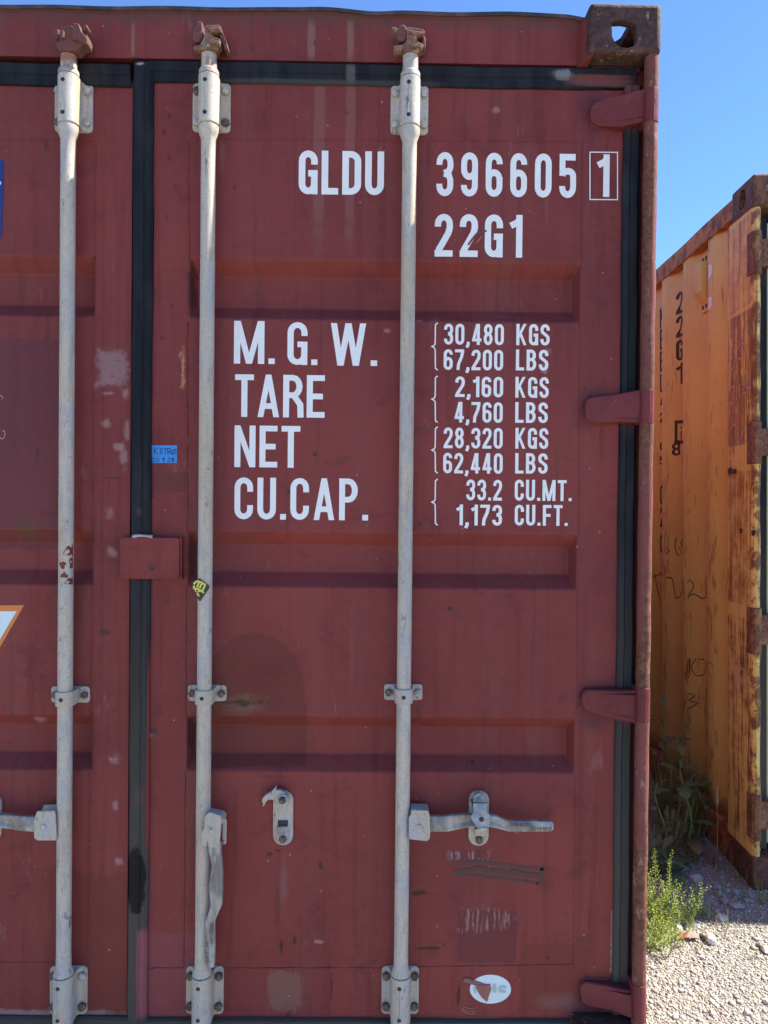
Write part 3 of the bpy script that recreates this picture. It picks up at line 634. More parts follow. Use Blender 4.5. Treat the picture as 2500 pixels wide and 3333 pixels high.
x, z = at(*f8(782, 610), DOORY-.006); bolt(x, z, ct, 'bolt_rust', r=.0098)
casty('hasp_tongue', [(trace([(686, 228), (706, 226), (714, 300), (700, 318), (684, 300)], f8, .05), .044, .066)], M['galv2'], ct, .002)
casty('keeper_foot', [(trace([(738, 490), (840, 490), (832, 560), (742, 560)], f8, .05), .040, .062)], M['galv2'], ct, .002)
# left handle leaving the frame
hl = loft_x([(-330, 370, 470, .017, .012, -.001), (-160, 372, 468, .017, .012, -.001), (-120, 376, 450, .014, .015, .006), (-60, 374, 448, .014, .015, .008), (10, 374, 456, .015, .015, .007), (70, 378, 462, .018, .013, .003), (120, 383, 472, .020, .012, 0), (215, 390, 478, .020, .012, 0)], fl, M['worn'], C); hl['label'] = 'grey forged handle reaching left from the splashed bar'
hub_front([(203, 470), (206, 392), (222, 352), (324, 348), (332, 376), (338, 500), (334, 528), (222, 528), (204, 512)], fl, .008, .050, bars[0], (262, 446))
oblong(-98, 6, 250, 530, DOORY-.006, DOORY+.001, 'handle_catch', 'galv2', C, fl)
# hanging handle of the middle bar, its U-shaped hub seen from the side
def hub_side(parent):
    pts = [(206, 384), (232, 380), (310, 408), (322, 440), (318, 520), (300, 690), (210, 680), (150, 664), (144, 560), (172, 520), (176, 420)]
    casty('handle_hub', [(trace(pts, f7, -.004), -.006, .001)], M['galv2'], parent, .002)
    casty('hub_fold', [(trace([(176, 424), (206, 384), (320, 406), (348, 440), (338, 470), (318, 470), (310, 432), (200, 424)], f7, .01), .0005, .040)], M['galv2'], parent, .003)
    casty('hub_cheek', [(trace([(326, 430), (350, 440), (362, 470), (358, 660), (340, 672), (322, 664)], f7, .02), .024, .030)], M['galv2'], parent, .002)
    x, z = at(*f7(230, 524), -.006); build('rivet', B().ycyl(x, z, -.0075, .03, .0048, 14), M['bolt'], parent, .001); build('rivet_bore', B().ycyl(x, z, -.0079, -.006, .0022, 10), M['bolt_rust'], parent)
hub_side(bars[1])
def loft_z(st, f, mat, parent, name='handle'):
    secs = []
    for yv, l, r_, y, th, di in st:
        q0 = at(*f(l, yv), y); q1 = at(*f(r_, yv), y); zc_ = q0[1]; w_ = q1[0]-q0[0]
        secs.append([(q0[0], y+th, zc_), (q0[0], y+.002, zc_), (q0[0]+w_*.12, y, zc_), (q0[0]+w_*.38, y+di, zc_), (q0[0]+w_*.62, y+di, zc_), (q1[0]-w_*.12, y, zc_), (q1[0], y+.002, zc_), (q1[0], y+th, zc_)])
    return build(name, B().loft(secs), mat, parent, .0012, 2, smooth=40)
h2 = loft_z([(640, 206, 318, .004, .012, 0), (720, 206, 316, .004, .012, 0), (770, 222, 320, .004, .012, .003), (850, 232, 328, .003, .014, .007), (950, 220, 330, .002, .015, .007), (1040, 208, 328, .001, .015, .006), (1100, 212, 328, .001, .015, .007), (1190, 226, 322, .002, .014, .006), (1260, 206, 290, .004, .012, .003), (1320, 180, 266, .006, .011, 0), (1340, 178, 262, .006, .011, -.001), (1500, 182, 262, .006, .011, -.001), (1680, 190, 262, .006, .011, -.001), (1725, 196, 256, .007, .010, 0)], f7, M['worn'], C); h2['label'] = 'grey forged handle hanging down along its bar'
# empty catch with its latch thrown open
f6 = lambda x, y: (398.2+x*.2499, 1659+y*.2499)
ct = oblong(768, 938, 196, 668, DOORY-.006, DOORY+.001, 'handle_catch', 'galv2', C, f6); ct['label'] = 'empty catch plate with its hooked latch swung open'
casty('latch', [(trace([(672, 276), (680, 252), (712, 216), (742, 204), (776, 176), (796, 150), (802, 160), (794, 182), (824, 180), (870, 200), (906, 240), (900, 290), (872, 316), (830, 312), (790, 280), (760, 262), (722, 268), (704, 288), (690, 326), (682, 318), (684, 292)], f6, .05), .042, .056)], M['galv2'], ct, .003)
x, z = at(*f6(850, 268), .042); build('washer', B().ycyl(x, z, .037, .046, .0135, 20), M['galv2'], ct, .0015); bolt(x, z, ct, 'bolt_rust', y=.038, r=.0095)
(a0, b1), (a1, b0) = at(*f6(808, 450), .058), at(*f6(896, 502), .058); build('catch_slot', B().box(a0, a1, .0585, .062, b0, b1), M['black'], ct)
(a0, b1), (a1, b0) = at(*f6(800, 500), .058), at(*f6(892, 566), .058); build('slot_tongue', B().box(a0, a1, .053, .060, b0, b1), M['worn'], ct, .002)
x, z = at(*f6(852, 612), DOORY-.006); bolt(x, z, ct, 'bolt_rust', r=.0098)

# ---------------------------------------------------------------- stroke lettering
def arc(cx, cy, rx, ry, a0, a1, n=9): return [(cx+rx*math.cos(rad(a)), cy+ry*math.sin(rad(a))) for a in np.linspace(a0, a1, n)]
def glyphs(s=.145, W=.43):
    h = s/2; a = h; b = W-h; mm = W/2; r = mm-h; t = 1-h; o = h; ry = r*1.15
    G = {}
    up = arc(mm, t-ry, r, ry, 180, 0); dn = arc(mm, o+ry, r, ry, 0, -180)
    G['0'] = (W, [[(a, .5)]+up+dn+[(a, .5)]])
    G['O'] = G['0']
    G['1'] = (.30, [[(.30-h, 0), (.30-h, 1)], [(.30-h, .90), (.19, .83), (.02, .74)]])
    G['2'] = (W, [[(a, .70)]+up+[(b, .68), (b-.03, .56), (mm, .36), (a+.03, .17), (a+.0, .08)], [(0, h), (W, h)]])
    G['3'] = (W, [[(a, .71)]+up+[(b, .66), (b-.04, .56), (mm-.02, .52)], [(mm-.02, .52), (b-.04, .48), (b, .37)]+dn+[(a, .28)]])
    G['4'] = (W+.03, [[(.31, 0), (.31, 1)], ('d', (.27, 1), (.075, .20)), [(.02, .24), (W+.03, .24)]])
    G['5'] = (W, [[(W-.02, t), (a, t), (a, .50)], [(a, .52)]+arc(mm, .50, r, .11, 140, 0, 6)+dn+[(a, .27)]])
    G['6'] = (W, [[(b, .74)]+up[::-1]+[(a, .5)]+arc(mm, o+ry, r, ry, 180, 360)+[(b, .45)], arc(mm, .59-ry-h*.5, r, ry, 0, 180)])
    G['9'] = (W, [[(W-x, 1-y) for x, y in st] for st in G['6'][1]])
    G['7'] = (W, [[(0, t), (W, t)], [(b+.01, t), (b-.05, .62), (mm-.04, .3), (mm-.07, 0)]])
    G['8'] = (W, [arc(mm, .53-.235+.0, r, .225, 90, -270, 17)[:], arc(mm, .53+.20, r*.93, .20, -90, 270, 17)])
    G['G'] = (W, [[(b, .68)]+up[::-1]+[(a, .5)]+arc(mm, o+ry, r, ry, 180, 350)+[(b, .48), (mm, .48)], [(b+.0, .35), (b, 0)]])
    G['C'] = (W, [[(b, .66)]+up[::-1]+[(a, .5)]+arc(mm, o+ry, r, ry, 180, 360)+[(b, .34)]])
    G['L'] = (.38, [[(a, 1), (a, h), (.38, h)]])
    G['D'] = (W, [[(a, 0), (a, t), (mm-.03, t)]+arc(mm-.03, t-ry, r+.03, ry, 90, 0)+arc(mm-.03, o+ry, r+.03, ry, 0, -90)+[(s, h)]])
    G['U'] = (W, [[(a, 1)]+arc(mm, o+ry, r, ry, 180, 360)+[(b, 1)]])
    G['M'] = (.62, [[(a, 0), (a, 1)], [(.62-h, 0), (.62-h, 1)], ('d', (a+.01, 1), (.31, 0)), ('d', (.61-h, 1), (.31, 0))])
    G['W'] = (.74, [('d', (.075, 1), (.215, 0)), ('d', (.37, 1), (.215, 0)), ('d', (.37, 1), (.525, 0)), ('d', (.665, 1), (.525, 0))])
    G['T'] = (.42, [[(0, t), (.42, t)], [(.21, t), (.21, 0)]])
    G['A'] = (.50, [('d', (.25, 1), (.075, 0)), ('d', (.25, 1), (.425, 0)), [(.13, .26), (.37, .26)]])
    G['R'] = (.45, [[(a, 0), (a, t), (mm, t)]+arc(mm, t-.205, r, .205, 90, -90)+[(s, t-.41)], [(mm+.02, t-.41), (.45-h, .30), (.45-h+.01, 0)]])
    G['P'] = (.44, [[(a, 0), (a, t), (mm, t)]+arc(mm, t-.22, r, .22, 90, -90)+[(s, t-.44)]])
    G['B'] = (.45, [[(a, 0), (a, t), (mm, t)]+arc(mm, t-.20, r-.01, .20, 90, -90)+[(s, t-.40)], [(mm, t-.40)]+arc(mm, (t-.40+h)/2, r+.01, (t-.40-h)/2, 90, -90)+[(a, h)]])
    G['E'] = (.40, [[(.40, t), (a, t), (a, h), (.40, h)], [(a, .5), (.36, .5)]])
    G['F'] = (.40, [[(.40, t), (a, t), (a, 0)], [(a, .5), (.36, .5)]])
    G['N'] = (.47, [[(a, 0), (a, 1)], [(.47-h, 0), (.47-h, 1)], ('d', (a, 1), (.47-h, 0))])
    G['K'] = (.48, [[(a, 0), (a, 1)], ('d', (.40, 1), (a+.01, .36)), ('d', (.17, .58), (.405, 0))])
    G['S'] = (W, [[(b, .70)]+up[::-1]+[(a, .70), (a+.02, .62), (mm, .52), (b-.02, .41), (b, .30)]+dn+[(a, .30)]])
    G['I'] = (s, [[(h, 0), (h, 1)]])
    G['i'] = (s, [[(h, 0), (h, .72)], [(h, .82), (h, .97)]])
    G['c'] = (W, [[(b, .50)]+arc(mm, .36, r, .29, 35, 325, 13)])
    G['.'] = (s, [[(h, 0), (h, s)]]); G[','] = (s, [[(h+.01, s), (h+.01, .02), (h-.05, -.13)]])
    return G
def ribbon(pts, w_):
    p = [Vector(q) for q in pts]; o = []
    for i in range(len(p)-1, 0, -1):
        if (p[i]-p[i-1]).length < 1e-6: p.pop(i)
    closed = len(p) > 3 and (p[0]-p[-1]).length < 1e-4
    for i, q in enumerate(p):
        d0 = (q-p[i-1]).normalized() if i else ((q-p[-2]).normalized() if closed else None)
        d1 = (p[i+1]-q).normalized() if i < len(p)-1 else ((p[1]-q).normalized() if closed else None)
        if d0 is None: d0 = d1
        if d1 is None: d1 = d0
        n0 = Vector((-d0.y, d0.x)); n1 = Vector((-d1.y, d1.x)); mm = n0+n1
        if mm.length < .3: mm = n0.copy()
        mm.normalize(); k = 1/max(.45, mm.dot(n0)); o.append((q+mm*(w_/2*k), q-mm*(w_/2*k)))
    return o
def text_mesh(b, word, place, s=.145, gap=.115, width=None, lift=.00035, aspect=1.0, W=.43):
    """place(x, y) -> 3D point maker with x in 0..1 across the word, y in 0..1 up the capitals; lift per stroke"""
    G = glyphs(s, W); tot = sum(G[c][0] if c != ' ' else .3 for c in word)+gap*(len(word)-1); x = 0; k = 0
    for c in word:
        if c == ' ': x += .3+gap; continue
        gw, strokes = G[c]
        for st in strokes:
            if st[0] == 'd':
                (x0_, y0_), (x1_, y1_) = st[1:]; hw = s*.47; rb = [(Vector((x0_-hw, y0_)), Vector((x0_+hw, y0_))), (Vector((x1_-hw, y1_)), Vector((x1_+hw, y1_)))]
            else: rb = ribbon(st, s)
            vs = []
            for l, r_ in rb: vs += [place((x+l.x)/tot, l.y, k), place((x+r_.x)/tot, r_.y, k)]
            b.add(vs, [(2*i, 2*i+1, 2*i+3, 2*i+2) for i in range(len(rb)-1)]); k += 1
        x += gw+gap
    return b
def door_text(word, u0, u1, v0, v1, du=0, s=.15, gap=.115, Y=DOORY, parent=DR, mat='white', dv=None, W=.43):
    sl = .0095-.0000055*(v0-1090)*1 if dv is None else dv          # lines follow the level of the door
    um = (u0+u1)/2; (xa_, zt_), (_, zb_) = at(u0, v0, Y), at(u0, v1, Y); xb_ = at(u1, v0, Y)[0]
    _, zt2 = at(um, (v0), Y); _, zb2 = at(um, v1, Y)
    y = Y-.0008
    pl = lambda x, yy, k: (xa_+(xb_-xa_)*x, y-k % 5*.00015, zb2+(zt2-zb2)*yy)
    b = B(); text_mesh(b, word, pl, s, gap, W=W); return build('lettering', b, M[mat], parent, smooth=0, recalc=False)
WORDS = [('GLDU', 645.9, 830, 326.5, 420.9, .15, .09), ('396605', 943.3, 1244.9, 330.9, 426, .15, .20), ('22G1', 939.5, 1128.8, 463.3, 555.6, .15, .165), ('1', 1290.2, 1317, 333.5, 425.6, .15, .1),
 ('M.', 506, 594.5, 693.6, 786, .13, .085), ('G.', 621.5, 686.5, 696.2, 788.4, .132, .085), ('W.', 713.5, 815.5, 698.6, 790.2, .132, .085), ('TARE', 508, 702, 809.6, 901.4, .135, .075), ('NET', 507, 649, 919.6, 1009.6, .135, .09), ('CU.CAP.', 507, 796, 1032.6, 1122.8, .135, .10)]
for w_, u0, u1, v0, v1, s_, g_ in WORDS: door_text(w_, u0, u1, v0, v1, s=s_, gap=g_)
SM = [('30,480', 959.5, 1088.5, 699.8, 745.2), ('KGS', 1115.5, 1187.5, 700.2, 746), ('67,200', 958.5, 1087, 755.2, 799.8), ('LBS', 1114.5, 1184.5, 755.4, 800.6), ('2,160', 983.5, 1087, 813.6, 858), ('KGS', 1113.5, 1185.5, 814.4, 859.4), ('4,760', 981.5, 1086, 868.6, 913), ('LBS', 1113, 1183.5, 869, 913.6), ('28,320', 958.5, 1086, 924, 968.8), ('KGS', 1113.5, 1184.5, 924.4, 969.4), ('62,440', 957.5, 1086, 978.6, 1022.8), ('LBS', 1113, 1183, 979, 1023), ('33.2', 1007.5, 1084.5, 1036, 1081), ('CU.MT.', 1112, 1235, 1036.6, 1081.8), ('1,173', 985.5, 1084.5, 1090, 1135), ('CU.FT.', 1112, 1226.5, 1090.6, 1135.4)]
for w_, u0, u1, v0, v1 in SM: door_text(w_, u0, u1, v0, v1, s=.145, gap=.105)
def curve(pts, k=6):
    if len(pts) < 3: return pts
    P = [Vector(p) for p in pts]; P = [P[0]*2-P[1]]+P+[P[-1]*2-P[-2]]; out = []
    for i in range(1, len(P)-2):
        for j in range(k):
            t = j/k; a, b_, c_, d_ = P[i-1:i+3]; out.append(tuple(.5*((2*b_)+(c_-a)*t+(2*a-5*b_+4*c_-d_)*t*t+(3*b_-a-3*c_+d_)*t**3)))
    return out+[tuple(P[-2])]
def strokes(name, lines, parent, mat, Y, wmm, f=None, yoff=.0008):
    b = B()
    for k, ln in enumerate(lines):
        if name in ('handwriting', 'marker_scribble', 'chalk_mark', 'sticker_print', 'scrape'): ln = curve(ln)
        P2 = [at(*(f(*q) if f else q), Y) for q in ln]; rb = ribbon(P2, wmm/1000); vs = []
        for l, r_ in rb: vs += [(l.x, Y-yoff-k % 4*.0002, l.y), (r_.x, Y-yoff-k % 4*.0002, r_.y)]
        b.add(vs, [(2*i, 2*i+1, 2*i+3, 2*i+2) for i in range(len(rb)-1)])
    return build(name, b, M[mat], parent, smooth=0, recalc=False)
strokes('lettering_frame', [[(1274.2, 329), (1333.8, 329.4)], [(1333.6, 328), (1333.6, 432.4)], [(1334, 431.8), (1273.6, 431.4)], [(1274, 432), (1274, 328.4)]], DR, 'white', DOORY, 2.6)
for v0, v1 in ((697.6, 799.6), (812, 912.6), (922, 1022), (1034.6, 1134.6)):
    m_ = (v0+v1)/2; strokes('brace', [[(945.5, v0), (940.5, v0+4), (940, m_-7), (938.5, m_-3), (933, m_), (938.5, m_+3), (940, m_+7), (940.5, v1-4), (945.5, v1)]], DR, 'white', DOORY, 3.2)
# embossed maker's word on the handles
def emboss(f, st, en, hgt, word, y, parent):              # baseline start/end in view px, cap height vector
    a0 = Vector(at(*f(*st), y)); a1 = Vector(at(*f(*en), y)); hh = Vector(at(*f(st[0]+hgt[0], st[1]+hgt[1]), y))-a0
    pl = lambda x, yy, k: ((a0+(a1-a0)*x+hh*yy).x, y-.0006-k % 3*.0001, (a0+(a1-a0)*x+hh*yy).y)
    b = B(); text_mesh(b, word, pl, .13, .12); build('embossed_lettering', b, M['bolt_rust'], parent, smooth=0, recalc=False)
emboss(f8, (1086, 482), (1300, 484), (0, -38), 'SURALOC', .0142, h3); emboss(f8, (1494, 488), (1282, 490), (0, 38), 'SURALOC', .0132, h3)
emboss(f7, (214, 1690), (208, 1500), (-26, 0), 'SURALOC', .0044, h2); emboss(f7, (226, 1340), (226, 1520), (22, 0), 'SURALOC', .0044, h2)
# marker scribble
strokes('marker_scribble', [[f8(530, 835), f8(600, 852), f8(700, 832), f8(850, 838), f8(1000, 855), f8(1200, 885), f8(1425, 897)], [f8(690, 850), f8(720, 888), f8(800, 890), f8(900, 915), f8(1050, 912)], [f8(530, 940), f8(600, 920), f8(760, 912), f8(900, 928), f8(1085, 950), f8(1240, 968), f8(1345, 972)], [f8(1090, 915), f8(1220, 945), f8(1390, 962)], [f8(1400, 890), f8(1394, 960), f8(1388, 1030), f8(1350, 1048)]], DR, 'marker', DOORY, 8.5)
strokes('marker_scribble', [[f8(530, 945), f8(700, 962), f8(900, 985), f8(1100, 1006), f8(1250, 1026), f8(1360, 1042)]], DR, 'marker', DOORY, 5.5)
strokes('chalk_mark', [[(5, 932), (9, 930), (11, 936), (9, 945), (4, 948), (0, 944)], [(-1, 856), (4, 855), (7, 862)]], DL, 'chalk', DOORY, 1.3)
# ---------------------------------------------------------------- stickers and tape
def sheet(name, pts, Y, mat, parent, label=None, th=.0006):
    return build(name, B().prism([at(u, v, Y) for u, v in pts], Y-th, Y+.0002), M[mat], parent, smooth=0, label=label)
tp = sheet('tape_label', [(326, 962), (383, 962), (382, 1000), (326, 1000)], DOORY, 'blue_tape', DR, 'blue tape label with black handwriting', .001)
fz = lambda x, y: ((x*.4219)/K, (700+y*.4219)/K)
strokes('handwriting', [[fz(1192, 1790), fz(1194, 1850)], [fz(1232, 1792), fz(1196, 1818), fz(1228, 1846)], [fz(1262, 1808), fz(1240, 1804), fz(1240, 1822), fz(1256, 1832), fz(1236, 1844)], [fz(1264, 1808), fz(1296, 1800)], [fz(1280, 1804), fz(1276, 1846)], [fz(1296, 1846), fz(1298, 1804), fz(1318, 1806), fz(1312, 1826), fz(1300, 1826), fz(1322, 1846)], [fz(1322, 1812), fz(1330, 1846), fz(1344, 1806)], [fz(1366, 1806), fz(1346, 1810), fz(1360, 1828), fz(1334, 1852)],
   [fz(1174, 1876), fz(1190, 1872), fz(1188, 1888), fz(1172, 1904), fz(1196, 1904)], [fz(1218, 1872), fz(1204, 1888), fz(1214, 1904), fz(1232, 1890), fz(1218, 1872)], [fz(1262, 1872), fz(1256, 1886), fz(1272, 1882)], [fz(1270, 1872), fz(1264, 1918)], [fz(1294, 1876), fz(1312, 1874), fz(1308, 1890), fz(1292, 1904), fz(1318, 1904)], [fz(1344, 1876), fz(1326, 1880), fz(1344, 1896), fz(1332, 1906), fz(1328, 1892), fz(1350, 1874)]], tp, 'ink', DOORY, 1.5, yoff=.0016)
sheet('placard', [(-95, 347), (7, 347), (9, 360), (4, 512), (0, 516), (-95, 516)], DOORY, 'navy', DL, 'navy blue placard with rounded corner', .0012)
wb = build('placard_mark', B().ycyl(*at(-1, 396, DOORY), DOORY-.002, DOORY-.0011, .005, 12), M['white'], DL)
sheet('warning_label', [(-170, 1309), (52.5, 1307), (-58, 1500)], DOORY, 'orange', DL, 'inverted white triangle label with orange border', .0010)
tri = build('warning_label_face', B().prism([at(u, v, DOORY) for u, v in ((-140, 1322), (37, 1320), (-58, 1478))], DOORY-.0016, DOORY-.0009), M['sticker_w'], DL, smooth=0)
strokes('warning_label_print', [[(-60, 1330), (0, 1330)], [(-2, 1330), (-2, 1354)], [(0, 1352), (-60, 1352)]], DL, 'ink', DOORY, 4, yoff=.0022)
fw4 = lambda x, y: (x*.452/K, (1600+y*.452)/K)
stk = sheet('torn_sticker', [fw4(*p) for p in ((1378, 650), (1440, 626), (1506, 676), (1508, 698), (1440, 792), (1424, 770), (1398, 700))], .0118, 'sticker_blk', bars[1], 'torn black sticker with yellow letters', .0009)
strokes('sticker_print', [[fw4(*p) for p in ((1398, 668), (1412, 650), (1434, 648), (1420, 690))], [fw4(*p) for p in ((1434, 652), (1456, 656), (1438, 696))], [fw4(*p) for p in ((1456, 658), (1478, 672), (1458, 716), (1470, 728))], [fw4(*p) for p in ((1402, 676), (1398, 694), (1430, 704), (1458, 718))]], stk, 'yel_print', .0118, 4.2, yoff=.0014)
strokes('sticker_print', [[fw4(*p) for p in ((1444, 718), (1424, 722), (1424, 744), (1436, 738))], [fw4(*p) for p in ((1408, 706), (1412, 720))], [fw4(*p) for p in ((1426, 750), (1438, 752))]], stk, 'yel_print', .0118, 2.6, yoff=.0014)
f9 = lambda x, y: ((1200+x*.5726)/K, (2450+y*.5726)/K)
ov = [f9(692+117*math.cos(t), 1343+82*math.sin(t)) for t in np.linspace(0, 6.2832, 41)[:-1]]
os_ = sheet('oval_sticker', ov, DOORY, 'sticker_w', DR, 'torn white oval sticker with grey letters', .0008)
u0, v0 = f9(705, 1312); u1, v1 = f9(790, 1362); door_text('ic', u0, u1, v0, v1, s=.24, gap=.1, Y=DOORY-.001, parent=os_, mat='grey_print', W=.6)
u0, v0 = f9(598, 1325); u1, v1 = f9(612, 1365); door_text('I', u0, u1, v0, v1, s=.2, Y=DOORY-.001, parent=os_, mat='grey_print')
b = B(); b.prism([at(*f9(*p), DOORY) for p in ((604, 1310), (640, 1318), (690, 1312), (696, 1340), (684, 1372), (672, 1412), (640, 1385), (618, 1350))], DOORY-.0045, DOORY-.0005); b.prism([at(*f9(*p), DOORY) for p in ((538, 1280), (560, 1278), (640, 1304), (676, 1316), (660, 1328), (600, 1318), (536, 1298))], DOORY-.003, DOORY+.0005)
build('sticker_tear', b, M['tear'], os_, .0008)
strokes('scrape', [[f9(524, 1450), f9(560, 1468), f9(612, 1468)], [f9(528, 1460), f9(565, 1482), f9(606, 1480)], [f9(530, 1440), f9(570, 1452), f9(600, 1452)]], DR, 'tear', DOORY, 3)
sheet('paint_strip', [f9(*p) for p in ((1376, 895), (1389, 893), (1388, 1080), (1382, 1250), (1370, 1250), (1374, 1060))], DOORY, 'tear', DR, 'narrow pale strip peeling beside the seal', .0015)
# paint splashes on the first bar (following its round face)
b = B()
for (px, py, rx, ry) in ((500, 430, 36, 40), (510, 515, 18, 36), (452, 528, 22, 26), (462, 604, 25, 18), (500, 650, 28, 26), (516, 580, 8, 18)):
    c0 = at(*fw4(px, py), .013); k = 14; R_ = .0179; ring = []
    for j in range(k):
        t = j/k*6.2832; rr = 1+.22*math.sin(3*t+px)+.15*math.sin(5*t+py)
        xx = c0[0]+rx*.000345*rr*math.cos(t); zz = c0[1]+ry*.000345*rr*math.sin(t); dx = max(-R_*.995, min(R_*.995, xx-BXS[0])); ring.append((BXS[0]+dx, BY-math.sqrt(R_*R_-dx*dx)-.0003, zz))
    dx = max(-R_*.99, min(R_*.99, c0[0]-BXS[0])); b.add(ring+[(BXS[0]+dx, BY-math.sqrt(R_*R_-dx*dx)-.0004, c0[1])], [(j, (j+1) % k, k) for j in range(k)])
build('paint_splash', b, M['red'], bars[0], smooth=0)

# ---------------------------------------------------------------- body of the red container
def corr(L, pitch=.278, dep=.036, flat_=.072, slope=.067, start=0):
    pts = []; y = start
    while y < L:
        pts += [(y, 0), (y+flat_, 0), (y+flat_+slope, dep), (y+2*flat_+slope, dep)]; y += pitch
    return [(min(a, L), d) for a, d in pts]+[(L, 0)]
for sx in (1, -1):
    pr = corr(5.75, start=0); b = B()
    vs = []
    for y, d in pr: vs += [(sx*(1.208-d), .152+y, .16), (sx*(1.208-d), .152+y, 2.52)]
    b.add(vs, [(2*i, 2*i+1, 2*i+3, 2*i+2) for i in range(len(pr)-1)]); build('side_wall', b, M['red_bounce'], C, smooth=0)
    build('top_rail', B().box(sx*1.2135-.03*(sx > 0), sx*1.2135+.03*(sx < 0), .18, 5.88, 2.515, 2.575), M['red'], C, .003)
    build('bottom_rail', B().box(sx*1.2135-.05*(sx > 0), sx*1.2135+.05*(sx < 0), .18, 5.88, .02, .17), M['red'], C, .003)
build('roof', B().box(-1.18, 1.18, .15, 6.03, 2.555, 2.572), M['red'], C); build('end_wall', B().box(-1.216, 1.216, 5.885, 6.05, .02, 2.574), M['red'], C); build('floor', B().box(-1.15, 1.15, .13, 5.88, .12, .16), M['red'], C)

# ================================================================ YELLOW CONTAINER
g0 = at_ground(2453/K, 2895/K); YR = rad(-2.2)
Yc = empty('shipping_container', (g0.x, g0.y, 0), YR, 'rust-streaked yellow shipping container standing on the gravel behind weeds', 'container')
Yc.rotation_euler = (0, -.0150, YR)                       # it stands a touch out of plumb
YM = Yc.rotation_euler.to_matrix(); AX, AY, AZ_ = YM.col[0].copy(), YM.col[1].copy(), YM.col[2].copy(); YO = Vector((g0.x, g0.y, 0))
def yl(px, py, x=.012):                                   # source photo px -> (along the side, height) on its long wall
    p = at_plane(px/K, py/K, YO+AX*x, AX)-YO; return p.dot(AY), p.dot(AZ_)
def paint_yellow(name, rust=.5, postlike=False, col=(.74, .53, .17)):
    n = NT(name); big = n.noise(2.2, 4); fine = n.noise(70, 5, .7); nz = n.noise(24, 5, .7)-.5
    st = n.noise(1, 6, .7, n.vec(40, 40, 1.7)); st2 = n.noise(1, 6, .7, n.vec(90, 90, 3.5, (3, 1, 8)))
    c = n.mix(n.sm(.3, .7, big), col, (col[0]*.86, col[1]*.80, col[2]*.8)); c = n.mix(n.sm(.35, .7, fine)*.15, c, (.56, .37, .105))
    c = n.mix(n.sm(1.5, .3, n.z)*.22, c, (.54, .37, .105))
    r = n.mix(n.sm(.35, .65, fine), (.085, .030, .014), (.22, .085, .035))
    if postlike:
        band = lambda z0, z1, k: n.blob(0, (z0+z1)/2, 90, (z1-z0)/2, soft=.03, amp=.02, nz=nz)*k
        iso = n.noise(14, 5, .7); pat = n.noise(5, 5, .7, n.vec(1, 1, .35)); mixn = st*.35+iso*.3+st2*.35
        r3 = n.mix(n.sm(.40, .60, iso), (.10, .034, .018), (.33, .13, .055))
        c = n.mix(n.sm(.52, .58, mixn)*rust, c, r)
        m1 = band(1.62, 2.12, .9); c = n.mix(m1*n.sm(.43, .52, mixn), c, r3)
        m2 = band(2.13, 2.46, .7); c = n.mix(m2*n.sm(.44, .53, mixn), c, (.42, .19, .10))
        m3 = band(1.02, 1.53, .7); c = n.mix(m3*n.sm(.44, .54, mixn), c, (.24, .085, .03))
        m4 = band(.15, .98, .7); c = n.mix(m4*n.sm(.46, .55, mixn), c, (.17, .06, .024))
        c = n.mix(n.sm(.60, .66, st2*.5+pat*.5)*.85, c, (.05, .022, .013))
        c = n.mix(n.sm(.035, .012, n.y+nz*.02)*n.sm(.45, .55, iso)*.8, c, (.12, .045, .022))
    else:
        c = n.mix(n.sm(.60, .70, n.noise(1, 5, .7, n.vec(16, 16, 3.)))*.85*rust, c, r)
        d, cc = n.voro(9); c = n.mix(n.sm(.13, .06, d+nz*.15)*n.sm(.68, .72, S(n, _sepr(n, cc))), c, (.08, .03, .015))
        c = n.mix(n.sm(.64, .68, n.noise(1, 4, .6, n.vec(60, 60, 7)))*.5, c, (.16, .06, .02))
        c = n.mix(n.sm(.018, .011, n.x)*n.sm(.53, .60, n.noise(1, 5, .7, n.vec(34, 34, 9, (2, 2, 2))))*n.sm(2.3, 1.2, n.z)*.55, c, r)
        c = n.mix(n.sm(.25, .12, n.z+nz*.15), c, r)
    n.bump(st*.5+fine*.4, .4, .003)
    return n.done(c, .6, spec=.35)
M['ypaint'] = paint_yellow('yellow_paint'); M['ypost'] = paint_yellow('yellow_paint_rusted_post', .8, True)
M['yrail'] = rusty('rusty_yellow_rail', (.45, .18, .055), (.11, .042, .03), (.24, .10, .06), .50, .8, (.5, .3, .2), .2)
M['ycast'] = rusty('rusty_yellow_casting', (.20, .09, .04), (.06, .03, .022), (.15, .075, .05), .42, .5, (.36, .22, .14), .3)
M['pale'] = flat('pale_yellow_door', (.50, .44, .16), .5)
M['yellow_hinge'] = rusty('rusty_yellow_hinge', (.34, .19, .085), (.09, .04, .025), (.22, .105, .06), .42, .6)
YL = 5.9
